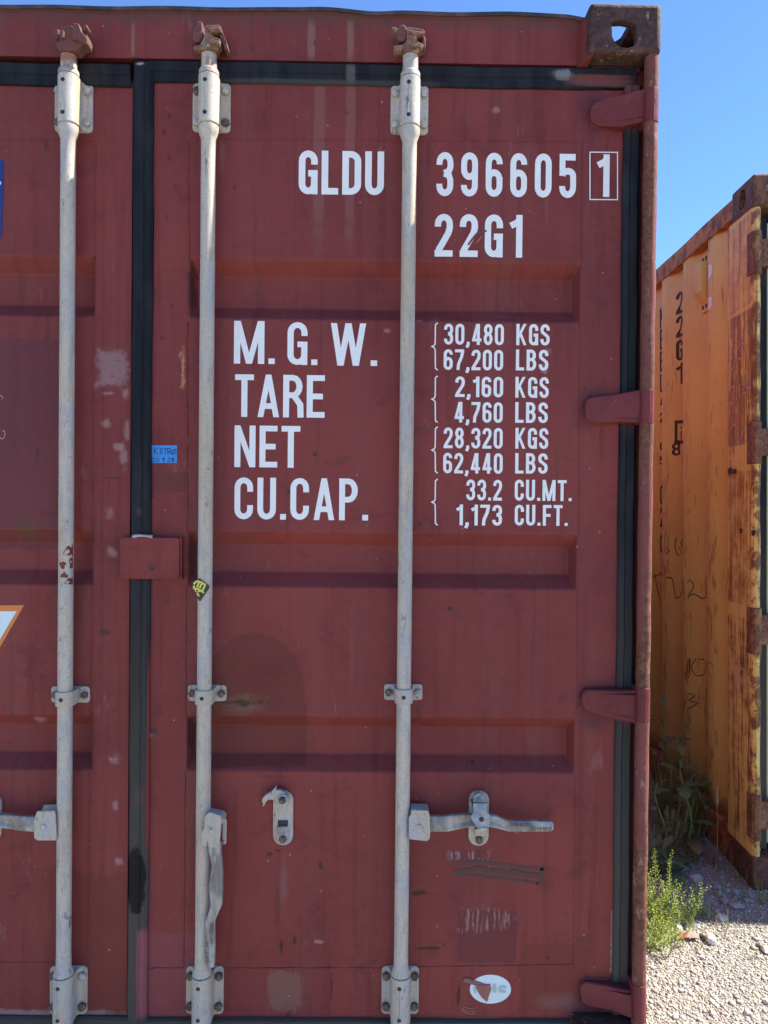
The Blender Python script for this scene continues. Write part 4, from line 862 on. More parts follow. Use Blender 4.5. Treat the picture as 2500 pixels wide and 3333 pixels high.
# wall profile along the side: inner flat after the post, then trapezoid corrugation
ypr = [(.19, .046), (.286, .046), (.354, .010), (.426, .010)]; e = .426
while e < YL-.3: ypr += [(e+.067, .046), (e+.138, .046), (e+.206, .010), (e+.278, .010)]; e += .278
def cx_(y):
    for (a, d), (b_, d2) in zip(ypr, ypr[1:]):
        if a <= y <= b_: return d+(d2-d)*(y-a)/(b_-a)
    return ypr[0][1] if y < ypr[0][0] else .01
b = B(); vs = []
for y, d in ypr: vs += [(d, y, .10), (d, y, 2.53)]
b.add(vs, [(2*i, 2*i+1, 2*i+3, 2*i+2) for i in range(len(ypr)-1)]); YW = build('side_wall', b, M['ypaint'], Yc, .004, 2, smooth=40, weld=True)
zz = np.linspace(.118, 2.475, 60); prof = [(0.012, .222), (0.0, .215), (0, .02), (.004, .008), (.012, .002), (.022, .004), (.030, .014), (.030, .05), (.05, .05), (.05, .222)]
YP = build('corner_post', B().loft([[(px+.0012*math.sin(z*21+py*60)*(py < .21), py, z) for px, py in prof] for z in zz]), M['ypost'], Yc, smooth=40)
def ycast(z0, z1, holes=True):
    o = casting(-.004, .158, mat=M['ycast'], parent=None, z0=z0, z1=z1); o.data.transform(Matrix.Translation((0, -.004, 0)))
    if holes:
        zc_ = (z0+z1)/2
        cutter(o, B().box(.02, .138, .02, .150, z0+.02, z1-.02)); cutter(o, B().xprism(rrect(.058, .112, zc_-.036, zc_+.036, .026), -.03, .03))
        cutter(o, B().prism(rrect(.045, .110, zc_-.036, zc_+.036, .026), -.03, .03)); cutter(o, B().prism(rrect(.045, .130, zc_-.036, zc_+.036, .026), .14, .2)); cutter(o, B().zprism(rrect(.04, .12, .05, .13, .03), z1-.03, z1+.02))
    o.parent = Yc
    return o
ycast(2.473, 2.591); ycast(0, .118, False)
pts = np.linspace(.176, YL, 60); b = B()
b.loft([[(.000+.002*math.sin(y*9), y, 2.50), (.000+.002*math.sin(y*11), y, 2.572), (.05, y, 2.574), (.05, y, 2.50)] for y in pts]); build('top_rail', b, M['yrail'], Yc, smooth=30)
b = B(); b.loft([[(.004+.0015*math.sin(y*13), y, -.02), (.002+.0015*math.sin(y*7), y, .125), (.012, y, .135), (.06, y, .135), (.06, y, -.02)] for y in pts]); build('bottom_rail', b, M['yrail'], Yc, smooth=30)
build('roof', B().box(.04, 2.39, .05, YL, 2.55, 2.568), M['ypaint'], Yc); build('end_wall', B().box(.02, 2.42, YL, YL+.1, .05, 2.57), M['ypaint'], Yc); build('right_wall', B().box(2.39, 2.42, .1, YL, .1, 2.57), M['ypaint'], Yc)
build('header', B().box(.158, 2.28, .02, .12, 2.44, 2.575), M['ypost'], Yc, .004); build('sill', B().box(.158, 2.28, .02, .12, .01, .14), M['yrail'], Yc, .004)
build('door', B().box(.068, 1.2, .055, .085, .145, 2.435), M['pale'], Yc, .004); build('door', B().box(1.23, 2.38, .055, .085, .145, 2.435), M['pale'], Yc, .004)
build('gasket', B().zprism([(.0305, .075), (.0305, .045), (.040, .040), (.052, .044), (.066, .040), (.0675, .075)], .13, 2.45), M['rubber'], Yc)
for (py, h_) in ((550+600*.4294, .155), (550+2065*.4294, .155), (1500+1308*.4294, .17), (2450+575*.399, .165)):
    _, zc_ = yl(2470, py, 0); 
    build('hinge_barrel', B().zprism([(-.003, .05), (-.004, .008), (.004, -.004), (.014, -.007), (.026, -.003), (.033, .008), (.033, .05)], zc_-h_/2, zc_+h_/2), M['yellow_hinge'], Yc, .003)
    build('hinge_blade', B().box(.030, .17, .012, .054, zc_-h_*.30, zc_+h_*.34), M['yellow_hinge'], Yc, .006)
    build('hinge_slot', B().box(-.0015, .004, .022, .042, zc_-h_*.42, zc_+h_*.42), M['black'], Yc)
# ventilator
z4 = lambda x, y: (2050+x*.4294, 550+y*.4294)
_, va0 = yl(*z4(560, 660), .03); _, va1 = yl(*z4(560, 1035), .03)
yv0, yv1 = .478, .572
vt = build('ventilator', B().xprism([(yv0+.01, va0-.03), (yv1-.015, va0-.03), (yv1-.015, va1+.05), (yv0+.01, va1+.05)], .0, .046), M['ypaint'], Yc, .006, label='small box ventilator under the top rail')
b = B(); b.add([(.0, yv0+.01, va1+.052), (.0, yv1-.015, va1+.052), (.04, yv0+.005, va1+.008), (.04, yv1-.01, va1+.008), (.046, yv0+.01, va1+.052), (.046, yv1-.015, va1+.052)], [(0, 1, 3, 2), (0, 2, 4), (1, 5, 3), (2, 3, 5, 4)]); build('ventilator_skirt', b, M['ypaint'], Yc, smooth=0)
for zc_ in (va0-.012, va1-.004):
    build('ventilator_foot', B().box(.036, .046, yv0+.004, yv1-.008, zc_-.022, zc_+.022), M['ypaint'], Yc, .002)
    for yy in (yv0+.03, yv1-.03): b = B().box(.032, .04, yy-.008, yy+.008, zc_-.008, zc_+.008); build('rivet', b, M['bolt_rust'], Yc, .002)
# stacked lettering painted on the wall
M['yblack'] = flat('black_stencil', (.018, .016, .015), .6)
def wall_pt(y, z, k=0): return (cx_(y)-.0015-k % 3*.0003, y, z)
def vtext(chars, px, py0s, width, mat='yblack', s=.13, xp=.046):
    for c, (a0, a1) in zip(chars, py0s):
        if c == ' ': continue
        yy, zt_ = yl(px, a0, xp); _, zb_ = yl(px, a1, xp); b = B()
        # x of the glyph runs from far (left in view) to near
        text_mesh(b, c, lambda x, y, k: wall_pt(yy+width*(.5-x), zb_+(zt_-zb_)*y, k), s, 0); build('lettering', b, M[mat], YW, smooth=0, recalc=False)
vtext('22G1', 2050+384*.4294, [(550+a*.4294, 550+c*.4294) for a, c in ((930, 1095), (1112, 1272), (1292, 1452), (1472, 1632))], .054)
vtext('NEEU4265', 2050+246*.4294, [(550+a*.4294, 550+c*.4294) for a, c in ((1050, 1200), (1212, 1364), (1378, 1532), (1548, 1692), (1738, 1794), (1846, 1918), (2070, 2130), (2176, 2240))], .062)
vtext('C20', 2050+247*.4294, [(1500+a*.4294, 1500+c*.4294) for a, c in ((185, 330), (350, 500), (560, 700))], .06)
vtext('0I0', 2050+600*.4294, [(550+a*.4294, 550+c*.4294) for a, c in ((730, 830), (845, 950), (975, 1068))], .066, 'white', .22, .010)
vtext('8', 2050+370*.4294, [(550+2075*.4294, 550+2172*.4294)], .05)
def wstroke(name, lines, f, wmm, mat, x=.03, parent=None, post=False):
    b = B()
    for k, ln in enumerate(lines):
        P2 = []
        if name in ('graffiti', 'chalk_mark'): ln = curve(ln, 5)
        q = [yl(*f(*p), x) for p in ln]
        for i in range(len(q)-1):
            for j in range(2): P2.append((q[i][0]+(q[i+1][0]-q[i][0])*j/2, q[i][1]+(q[i+1][1]-q[i][1])*j/2))
        P2.append(q[-1]); rb = ribbon(P2, wmm/1000); vs = []
        for l, r_ in rb:
            for p in (l, r_): vs.append((-.0022-k % 3*.0003, p.x, p.y) if post else wall_pt(p.x, p.y, k))
        b.add(vs, [(2*i, 2*i+1, 2*i+3, 2*i+2) for i in range(len(rb)-1)])
    return build(name, b, M[mat], parent or YW, smooth=0, recalc=False)
wstroke('stencil_box', [[(338, 1918), (400, 1915)], [(343, 1912), (343, 2075)], [(338, 2068), (400, 2068)]], z4, 14, 'yblack')
wstroke('lettering', [[(365, 1950), (365, 1968)], [(365, 1985), (365, 2050)], [(398, 1985), (386, 2010), (396, 2045)]], z4, 11, 'yblack')
z5 = lambda x, y: (2050+x*.4294, 1500+y*.4294)
wstroke('graffiti', [[(300, 560), (298, 640), (308, 705), (322, 680), (312, 655)], [(345, 580), (340, 650), (350, 715), (362, 690), (352, 660)], [(385, 590), (362, 620), (372, 650), (386, 610), (392, 700)],
  [(190, 860), (200, 1000), (215, 1110)], [(185, 880), (230, 840), (250, 880), (210, 960)], [(240, 850), (252, 1060)], [(215, 870), (275, 835)], [(305, 960), (300, 900), (330, 890), (340, 1000), (348, 1040), (390, 960)], [(372, 900), (390, 1040), (420, 900), (412, 1060)], [(420, 960), (445, 890), (450, 1060)], [(470, 930), (490, 905), (500, 960), (476, 1040), (500, 1010), (530, 1048)], [(545, 895), (552, 1020), (530, 1045)]], z5, 4, 'yblack')
wstroke('graffiti', [[(428, 1410), (424, 1520), (430, 1600), (440, 1560)], [(462, 1500), (470, 1560), (452, 1640), (466, 1600), (486, 1500), (486, 1610)], [(510, 1500), (494, 1560), (512, 1630), (545, 1600), (545, 1520), (520, 1500)], [(560, 1530), (575, 1640), (590, 1540), (600, 1660)], [(612, 1530), (650, 1530), (672, 1565)], [(436, 1790), (450, 1850), (440, 1880), (470, 1800), (465, 1770)], [(480, 1760), (505, 1780), (485, 1815), (512, 1840), (475, 1885)], [(560, 1720), (548, 1920)], [(590, 1800), (582, 1850), (610, 1860), (625, 1920)], [(558, 2010), (552, 2110)], [(580, 2000), (578, 2110)]], z5, 4, 'yblack')
wstroke('chalk_mark', [[(810, 1340), (780, 1420), (768, 1520), (790, 1510), (800, 1450)], [(850, 1320), (815, 1380), (830, 1440), (872, 1400), (876, 1330), (850, 1320)], [(765, 1660), (800, 1650), (790, 1720), (770, 1780), (795, 1770)], [(815, 1640), (812, 1750)], [(838, 1630), (838, 1730)], [(855, 1640), (880, 1630), (860, 1700), (890, 1690)], [(895, 1600), (890, 1660), (918, 1650)], [(918, 1560), (915, 1710)], [(790, 1930), (755, 2020), (765, 2120), (810, 2080), (825, 1980), (790, 1930)], [(885, 1930), (830, 2080), (860, 2010), (845, 2110)]], z4, 4, 'chalk', 0, YP, True)
wstroke('chalk_mark', [[(780, 1400), (800, 1560), (840, 1700)], [(820, 1390), (790, 1480), (850, 1560), (800, 1640)], [(830, 1560), (880, 1600), (850, 1680), (915, 1720)], [(800, 1700), (900, 1640)], [(830, 1750), (880, 1800), (910, 1700)], [(775, 1780), (760, 1930)], [(780, 1800), (800, 1790)]], z5, 3.5, 'chalk', 0, YP, True)
def wpatch(name, poly, f, mat, post=False, x=.03):
    q = [yl(*f(*p), x) for p in poly]; b = B(); cy = sum(a for a, _ in q)/len(q); cz = sum(c for _, c in q)/len(q)
    vs = [((-.002 if post else cx_(a)-.002), a, c) for a, c in q]; b.add(vs, [tuple(range(len(q)))]); return build(name, b, M[mat], YP if post else YW, smooth=0, recalc=False)
M['green_tape'] = flat('green_tape', (.01, .05, .025), .5)
wpatch('tape_scrap', [(402, 2178), (462, 2155), (466, 2200), (404, 2212)], z4, 'green_tape'); wpatch('tape_scrap', [(588, 420), (616, 414), (618, 488), (606, 516), (590, 512)], z5, 'yblack')
wpatch('tape_scrap', [(745, 58), (780, 50), (780, 98), (748, 104)], z5, 'yblack', True, 0); wpatch('tape_scrap', [(784, 66), (812, 58), (812, 96), (786, 98)], z5, 'yblack', True, 0)
wpatch('tape_scrap', [(835, 515), (858, 512), (856, 552), (838, 550)], z5, 'yblack', True, 0); wpatch('tape_scrap', [(926, 530), (960, 528), (950, 572), (930, 566)], z5, 'yblack', True, 0)

# ================================================================ GROUND
n = NT('crushed_limestone'); a = n.noise(90, 6, .7); g_ = n.noise(3, 4); d, cc = n.voro(95); d2, _ = n.voro(240)
c = n.mix(n.sm(.3, .7, a), (.32, .29, .24), (.50, .46, .385)); c = n.mix(n.sm(.4, .7, g_)*.35, c, (.36, .32, .26)); c = n.mix(n.sm(.5, .75, d)*.4, c, (.26, .23, .20))
n.bump(d*-1.2+d2*-.5+a*.5, .9, .008); M['ground'] = n.done(c, .9, spec=.2)
xs_ = np.unique(np.concatenate([np.linspace(-250, -3, 12), np.linspace(-3, 5, 65), np.linspace(5, 250, 12)])); ys_ = np.unique(np.concatenate([np.linspace(-250, -4, 12), np.linspace(-4, 6, 81), np.linspace(6, 300, 12)]))
b = B(); vs = []
def gz(x, y):
    z = .006*math.sin(x*3.1+y*1.7)+.004*math.sin(x*7.3-y*5.1)
    if x > 1.22 and y > .6: z += .02*max(0, 1-abs(x-1.35)/.3)*min(1, (y-.6)/.6)
    return z-.012
for y in ys_: vs += [(x, y, gz(x, y) if -4 < x < 6 and -5 < y < 7 else -.012) for x in xs_]
nx = len(xs_); b.add(vs, [(j*nx+i, j*nx+i+1, (j+1)*nx+i+1, (j+1)*nx+i) for j in range(len(ys_)-1) for i in range(nx-1)])
tag(build('ground', b, M['ground'], smooth=60, recalc=False), kind='structure')
# loose gravel, built as real stones
n = NT('gravel_stone'); a = n.noise(40, 3); gi = n.t.nodes.new('ShaderNodeAttribute'); gi.attribute_name = 'tone'
tone = S(n, gi.outputs['Fac']); c = n.mix(tone, (.25, .235, .20), (.47, .445, .385)); c = n.mix(n.sm(.93, .97, tone), c, (.30, .21, .16)); M['gravel'] = n.done(n.mix(n.sm(.4, .7, a)*.3, c, (.34, .31, .26)), .85, spec=.25)
ico = bmesh.new(); bmesh.ops.create_icosphere(ico, subdivisions=1, radius=1); ico.verts.ensure_lookup_table(); IV = np.array([v.co[:] for v in ico.verts]); IF = np.array([[v.index for v in f.verts] for f in ico.faces]); ico.free()
def gravel(name, N, x0, x1, y0, y1, med, sig, keep=None, mx=.02):
    X = rng.uniform(x0, x1, N); Y = rng.uniform(y0, y1, N)
    if keep is not None: k = keep(X, Y); X, Y = X[k], Y[k]
    N = len(X); r = np.minimum(med*np.exp(rng.normal(0, sig, N)), mx)
    sc = rng.uniform(.65, 1.25, (N, 3)); sc[:, 2] *= .72
    th = rng.uniform(0, 6.283, N); cth, sth = np.cos(th), np.sin(th)
    jit = 1+rng.uniform(-.22, .22, (N, len(IV)))
    V = IV[None]*jit[..., None]*sc[:, None, :]*r[:, None, None]
    vx = V[..., 0]*cth[:, None]-V[..., 1]*sth[:, None]; vy = V[..., 0]*sth[:, None]+V[..., 1]*cth[:, None]
    Zg = np.array([gz(x, y) for x, y in zip(X, Y)])
    P = np.stack([vx+X[:, None], vy+Y[:, None], V[..., 2]+(Zg+r*.25)[:, None]], -1).reshape(-1, 3)
    Fc = (IF[None]+(np.arange(N)*len(IV))[:, None, None]).reshape(-1, 3)
    me = bpy.data.meshes.new(name); me.vertices.add(len(P)); me.vertices.foreach_set('co', P.ravel())
    me.loops.add(Fc.size); me.loops.foreach_set('vertex_index', Fc.ravel().astype(np.int32)); me.polygons.add(len(Fc)); me.polygons.foreach_set('loop_start', (np.arange(len(Fc))*3).astype(np.int32))
    me.update(calc_edges=True); at_ = me.attributes.new('tone', 'FLOAT', 'POINT'); at_.data.foreach_set('value', np.repeat(rng.random(N), len(IV)).astype(np.float32))
    return link(name, me, M['gravel'], None)
def keep_g(X, Y):
    lx = (X-g0.x)*AX.x+(Y-g0.y)*AX.y; ly = (X-g0.x)*AY.x+(Y-g0.y)*AY.y
    ins_y = (lx > .01) & (ly > .03); ins_r = (X < 1.20) & (Y > .05); return ~(ins_y | ins_r)
gv = gravel('gravel', 92000, 1.1, 2.3, -.3, 1.6, .0027, .42, keep_g, .010)
tag(gv, 'loose pale limestone gravel covering the yard', 'gravel', kind='stuff')
def ico_stone(name, px, py, r, label, col, group=None, flatn=.7, cat='stone'):
    p = at_ground(px/K, py/K, 0); b = B(); bm = bmesh.new(); bmesh.ops.create_icosphere(bm, subdivisions=2, radius=1); rs = np.random.default_rng(int(px*7+py))
    ax = rs.uniform(.75, 1.2, 3); dirs = rs.normal(size=(7, 3)); dirs /= np.linalg.norm(dirs, axis=1)[:, None]
    vs = []
    for v in bm.verts:
        q = np.array(v.co[:])
        for dd in dirs:
            e_ = q@dd
            if e_ > .72: q = q-dd*(e_-.72)
        q = q*ax*r; q[2] *= flatn; vs.append(tuple(q))
    b.add(vs, [tuple(v.index for v in f.verts) for f in bm.faces]); bm.free()
    n_ = 'stone_'+'_'.join(str(int(q*100)) for q in col)
    if n_ not in M:
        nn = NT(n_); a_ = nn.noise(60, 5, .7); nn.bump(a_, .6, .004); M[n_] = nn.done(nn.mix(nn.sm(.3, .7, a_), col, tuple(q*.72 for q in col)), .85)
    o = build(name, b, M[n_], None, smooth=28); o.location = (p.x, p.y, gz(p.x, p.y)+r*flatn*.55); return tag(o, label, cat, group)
zg = lambda x, y: (2000+x*.399, 2450+y*.399)
ico_stone('stone', *zg(872, 1340), .020, 'pale rounded stone just out of the shadow edge', (.62, .58, .50), flatn=.6)
ico_stone('stone', *zg(788, 1515), .021, 'bright white stone with a dark chip at its left side', (.70, .68, .62), flatn=.9)
ico_stone('stone', *zg(748, 1512), .013, 'small brown chip leaning against the bright white stone', (.13, .085, .07), flatn=1)
ico_stone('stone', *zg(700, 1482), .013, 'small black pebble between red scrap and white stone', (.05, .04, .04))
ico_stone('stone', *zg(1235, 1590), .021, 'white stone on sunlit gravel beside a black pebble', (.68, .66, .60))
ico_stone('stone', *zg(1172, 1555), .011, 'black pebble beside a white stone on open gravel', (.05, .04, .04))
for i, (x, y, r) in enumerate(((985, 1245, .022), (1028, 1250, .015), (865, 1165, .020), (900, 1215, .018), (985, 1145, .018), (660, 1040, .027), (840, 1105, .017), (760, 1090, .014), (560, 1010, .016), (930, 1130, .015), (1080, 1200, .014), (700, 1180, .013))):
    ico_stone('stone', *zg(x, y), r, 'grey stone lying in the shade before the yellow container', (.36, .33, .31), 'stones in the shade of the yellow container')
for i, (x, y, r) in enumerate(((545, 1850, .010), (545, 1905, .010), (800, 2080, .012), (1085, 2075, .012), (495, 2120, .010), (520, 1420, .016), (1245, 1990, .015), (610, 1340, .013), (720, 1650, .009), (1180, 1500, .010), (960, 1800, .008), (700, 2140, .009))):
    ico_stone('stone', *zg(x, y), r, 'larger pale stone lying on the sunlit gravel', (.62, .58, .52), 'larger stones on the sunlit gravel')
# red scrap
p = at_ground(*(q/K for q in zg(606, 1500))); b = B(); b.add([(-.035, -.008, .004), (-.012, -.014, .012), (.030, -.010, .006), (.036, .006, .010), (.008, .010, .018), (-.030, .008, .012), (0, 0, .022)], [(0, 1, 6), (1, 2, 6), (2, 3, 6), (3, 4, 6), (4, 5, 6), (5, 0, 6)])
M['scrap'] = flat('red_scrap', (.42, .13, .10), .6); o = build('plastic_scrap', b, M['scrap'], smooth=0); o.location = (p.x, p.y, gz(p.x, p.y)+.006); md = o.modifiers.new('s', 'SOLIDIFY'); md.thickness = .0025; tag(o, 'crumpled red scrap lying on the gravel beside stones', 'scrap')

# ================================================================ PLANTS
def leafmat(name, c0, c1, trans=.35):
    n = NT(name); a = n.noise(30, 4); f = n.noise(220, 3); c = n.mix(n.sm(.3, .7, a), c0, c1); c = n.mix(n.sm(.4, .8, f)*.25, c, tuple(q*.7 for q in c0))
    tr = n.t.nodes.new('ShaderNodeBsdfTranslucent'); n.put(tr.inputs[0], c); mx = n.t.nodes.new('ShaderNodeMixShader'); mx.inputs[0].default_value = trans
    n.done(c, .55, spec=.3); n.t.links.new(n.bsdf.outputs[0], mx.inputs[1]); n.t.links.new(tr.outputs[0], mx.inputs[2]); n.t.links.new(mx.outputs[0], n.t.nodes['Material Output'].inputs[0]); return n.mat
M['leaf'] = leafmat('weed_leaf', (.15, .20, .075), (.21, .25, .12)); M['cress'] = leafmat('cress_green', (.27, .36, .05), (.36, .42, .09)); M['grass'] = leafmat('grass_green', (.15, .22, .05), (.24, .28, .08)); M['straw'] = leafmat('dry_straw', (.30, .22, .11), (.40, .31, .17)); M['seed'] = leafmat('seed_spike', (.13, .12, .045), (.22, .17, .07)); M['dryleaf'] = leafmat('yellowed_leaf', (.33, .23, .08), (.26, .16, .08))
def blade(b, p, d, L, w_, droop=.5, seg=6, lift=0):
    p = Vector(p); d = Vector(d).normalized(); side = d.cross(Vector((0, 0, 1)))
    if side.length < .05: side = Vector((random.uniform(-1, 1), random.uniform(-1, 1), 0))
    side.normalize(); vs = []
    for i in range(seg+1):
        t = i/seg; q = p+d*(L*t); q.z -= droop*L*t*t*.6; hor = Vector((d.x, d.y, 0)); q += hor*(droop*L*t*t*.5)
        ww = w_*(1-t)**.7*(.6+.8*t if t < .3 else 1); vs += [q+side*ww/2, q-side*ww/2+Vector((0, 0, ww*.2))]
    b.add(vs, [(2*i, 2*i+1, 2*i+3, 2*i+2) for i in range(seg)])
def tuft(px, py, n_, hgt, label, mat='grass', spread=.5, w_=.004, cat='grass', group=None, droop=.4, name='grass_tuft', head=None):
    p = at_ground(px/K, py/K); o = empty(name, (p.x, p.y, gz(p.x, p.y)), 0, label, cat, group); b = B()
    for i in range(n_):
        a = random.uniform(0, 6.283); s_ = random.uniform(.05, spread); blade(b, (random.uniform(-.012, .012), random.uniform(-.012, .012), 0), (math.cos(a)*s_, math.sin(a)*s_, 1), hgt*random.uniform(.5, 1.1), w_*random.uniform(.6, 1.2), droop*random.uniform(.2, 1.2))
    build('blades', b, M[mat], o, smooth=0, recalc=False); return o
def leaf_mesh(b, base, d, upv, L, W_, lob=5, curl=.3):      # lobed leaf with a keeled midrib
    d = Vector(d).normalized(); s_ = d.cross(Vector(upv)).normalized(); nrm = s_.cross(d).normalized(); base = Vector(base); N = lob*4; vs = []
    for i in range(N+1):
        t = i/N; env = math.sin(math.pi*min(1, t*.92+.06))**.7*(.55+.6*t); lobe = .55+.45*abs(math.sin(math.pi*lob*t)); ww = W_/2*env*lobe
        q = base+d*(L*t)-Vector((0, 0, curl*L*t*t)); cp_ = nrm*(.12*ww)
        back = d*(-.25*ww)
        vs += [q+s_*ww+cp_+back, q, q-s_*ww+cp_+back]
    b.add(vs, [f for i in range(N) for f in ((3*i, 3*i+1, 3*i+4, 3*i+3), (3*i+1, 3*i+2, 3*i+5, 3*i+4))])
def weed(px, py, hgt, leaves, label, seed, scale=1., mat='leaf', dry=2):
    random.seed(seed); p = at_ground(px/K, py/K); o = empty('leafy_weed', (p.x, p.y, gz(p.x, p.y)), 0, label, 'weed'); b = B()
    st = [Vector((.02*math.sin(k*.9), .015*math.cos(k*1.3), hgt*k/6)) for k in range(7)]; b.tube(st, [.006*(1-.08*k) for k in range(7)], 6); build('stem', b, M['grass'], o)
    for i in range(leaves):
        t = (i+.5)/leaves; q = st[min(6, int(t*6.5))]; a = i*2.4+random.uniform(-.4, .4); L = scale*(.20-.08*t)*random.uniform(.8, 1.2); el_ = .1+.9*t*random.uniform(.6, 1.2)
        bb = B(); leaf_mesh(bb, q, (math.cos(a), math.sin(a), el_), (0, 0, 1), L, L*.55, 4, random.uniform(.15, .6)); build('leaf', bb, M['dryleaf'] if i < dry else M[mat], o, smooth=60, recalc=False)
    return o
def spikes(px, py, n_, hgt, label, seed):
    random.seed(seed); p = at_ground(px/K, py/K); o = empty('seed_spike_plant', (p.x, p.y, gz(p.x, p.y)), 0, label, 'weed'); b = B(); hd = B()
    for i in range(n_):
        a = random.uniform(0, 6.283); s_ = random.uniform(.05, .4); h = hgt*random.uniform(.6, 1.1); top = Vector((math.cos(a)*s_*h, math.sin(a)*s_*h, h)); pts = [Vector((0, 0, 0)).lerp(top, k/8)+Vector((math.sin(k*.5+i)*.006, 0, 0)) for k in range(9)]
        b.tube(pts[:5], .0018, 4); hd.tube(pts[4:], [.004, .0065, .0065, .0055, .0025], 6)
    build('stems', b, M['grass'], o); build('seed_heads', hd, M['seed'], o, smooth=0); return o
def cress(px, py, n_, hgt, label, seed, spread=.35, lean=(0, 0)):
    random.seed(seed); p = at_ground(px/K, py/K); o = empty('peppercress_plant', (p.x, p.y, gz(p.x, p.y)), 0, label, 'weed'); b = B(); pod = B(); lf = B()
    for i in range(n_):
        a = random.uniform(0, 6.283); s_ = random.uniform(.02, spread); h = hgt*random.uniform(.45, 1.05); d = Vector((math.cos(a)*s_+lean[0], math.sin(a)*s_+lean[1], 1)); br = Vector((random.uniform(-.02, .02), random.uniform(-.02, .02), 0)); pts = [br+d*(h*k/7)+Vector((.006*math.sin(k+i), .006*math.cos(k*1.2+i), 0)) for k in range(8)]
        b.tube(pts, [.0016-.00012*k for k in range(8)], 4)
        m_ = int(h*230)
        for k in range(m_):
            t = .28+.72*k/m_; j = min(6, int(t*7)); q = pts[j].lerp(pts[j+1], t*7-j) if t < 1 else pts[7]; an = k*2.4; rr = .0085*(1.15-t*.6)
            c_ = q+Vector((math.cos(an)*rr, math.sin(an)*rr, .003)); e1 = Vector((math.cos(an), math.sin(an), .5)).normalized()*.0028; e2 = Vector((-math.sin(an), math.cos(an), 0))*.0024
            pod.add([c_-e1, c_+e2, c_+e1, c_-e2], [(0, 1, 2, 3)])
        for k in range(6): blade(lf, pts[1+k % 3], (random.uniform(-1, 1), random.uniform(-1, 1), .8), random.uniform(.015, .04), .003, .3, 3)
    build('stems', b, M['cress'], o, smooth=0, recalc=False); build('seed_pods', pod, M['cress'], o, smooth=0, recalc=False); build('leaves', lf, M['cress'], o, smooth=0, recalc=False); return o
def src(x, y): return zg(x, y)
# shaded weeds between the containers
weed(*src(575, 830), .40, 12, 'tall weed with lobed grey-green leaves against the yellow container', 3, .8, dry=3)
weed(*src(370, 850), .30, 11, 'dark leafy weed beside the rusty red corner post', 5, .55, dry=4)
weed(*src(430, 980), .10, 9, 'low dark green leaf rosette behind the sunlit peppercress', 8, .6, dry=0)
weed(*src(420, 560), .52, 12, 'tall dark weed deep in the gap between both containers', 11, .6, dry=4)
weed(*src(720, 700), .26, 7, 'thin weed with few leaves at foot of the yellow wall', 13, .7, dry=1)
spikes(*src(470, 860), 9, .20, 'clump of drooping brown seed spikes before the lobed weed', 21); spikes(*src(620, 800), 6, .17, 'curved dry seed spikes in front of the yellow bottom rail', 22); spikes(*src(400, 700), 7, .30, 'tall brown seed spikes deep in the shaded gap', 23)
tuft(*src(660, 640), 20, .50, 'tall thin grass blades rising against the yellow wall', 'grass', .25, .004)
tuft(*src(400, 640), 34, .55, 'dense tall dark grass deep between the containers', 'grass', .35, .005)
tuft(*src(780, 900), 26, .20, 'dry straggling grass in shade before the yellow bottom rail', 'straw', .8, .003, droop=.8)
tuft(*src(650, 900), 14, .15, 'shaded green grass clump among the seed spikes', 'grass', .8, .004, droop=.8)
tuft(*src(560, 930), 18, .13, 'low shaded grass beside the leaf rosette', 'grass', .9, .004, droop=.8)
tuft(*src(900, 960), 8, .10, 'small shaded grass sprig beside the yellow corner', 'grass', .5, .003)
tuft(*src(1065, 1090), 4, .13, 'single dry grass stalk at foot of the yellow corner post', 'straw', .15, .003)
tuft(*src(1000, 1010), 4, .10, 'sparse green blades at the yellow bottom rail end', 'grass', .3, .003)
tuft(*src(1215, 1220), 9, .15, 'green grass clump before the yellow container corner casting', 'grass', .35, .005)
tuft(*src(890, 1180), 5, .14, 'thin grass sprig among stones in the shade', 'grass', .3, .003)
tuft(*src(1050, 1180), 5, .09, 'short grass sprig between shaded grey stones', 'grass', .5, .003)
# dry oat stalk
p = at_ground(*(q/K for q in src(828, 985))); o = empty('oat_stalk', (p.x, p.y, gz(p.x, p.y)), 0, 'tall dry oat stalk with a pale spikelet in the shade', 'grass'); b = B(); b.tube([(0, 0, 0), (.004, 0, .1), (.003, 0, .2), (0, 0, .265)], [.0016, .0014, .0012, .001], 4); build('stem', b, M['straw'], o)
b = B(); b.tube([(0, 0, .262), (.001, 0, .285), (-.002, 0, .315), (.002, 0, .345)], [.002, .0062, .0045, .0006], 6); build('spikelet', b, M['straw'], o)
# sunlit plants
cress(*src(335, 1470), 10, .24, 'sunlit yellow-green peppercress hugging the red corner post', 31, .7); cress(*src(455, 1440), 9, .23, 'tallest sunlit peppercress with upright pod-covered stalks', 32, .28, (.06, .06)); cress(*src(400, 1590), 8, .12, 'low sunlit peppercress closest to open gravel', 33, .45); cress(*src(570, 1380), 10, .14, 'small sunlit peppercress leaning over the shadow edge', 34, .7, (.2, .05)); cress(*src(300, 1580), 7, .13, 'pale sunlit peppercress sprawling on gravel at the post', 35, .6)
cress(*src(690, 1320), 3, .10, 'sparse peppercress sprig at the shadow edge', 36, .3, (.1, .1))
tuft(*src(740, 1330), 5, .10, 'bright green grass sprout at the shadow edge', 'grass', .35, .006); tuft(*src(770, 1360), 4, .09, 'bright single grass shoot beside the grass sprout', 'grass', .3, .006)
tuft(*src(905, 1400), 5, .09, 'two-bladed green sprout on the sunlit gravel', 'grass', .7, .006); tuft(*src(870, 1480), 3, .06, 'short tilted grass sprout casting a thin shadow', 'grass', .8, .005); tuft(*src(825, 1400), 4, .06, 'pale dry blades beside the pale rounded stone', 'straw', .3, .003)
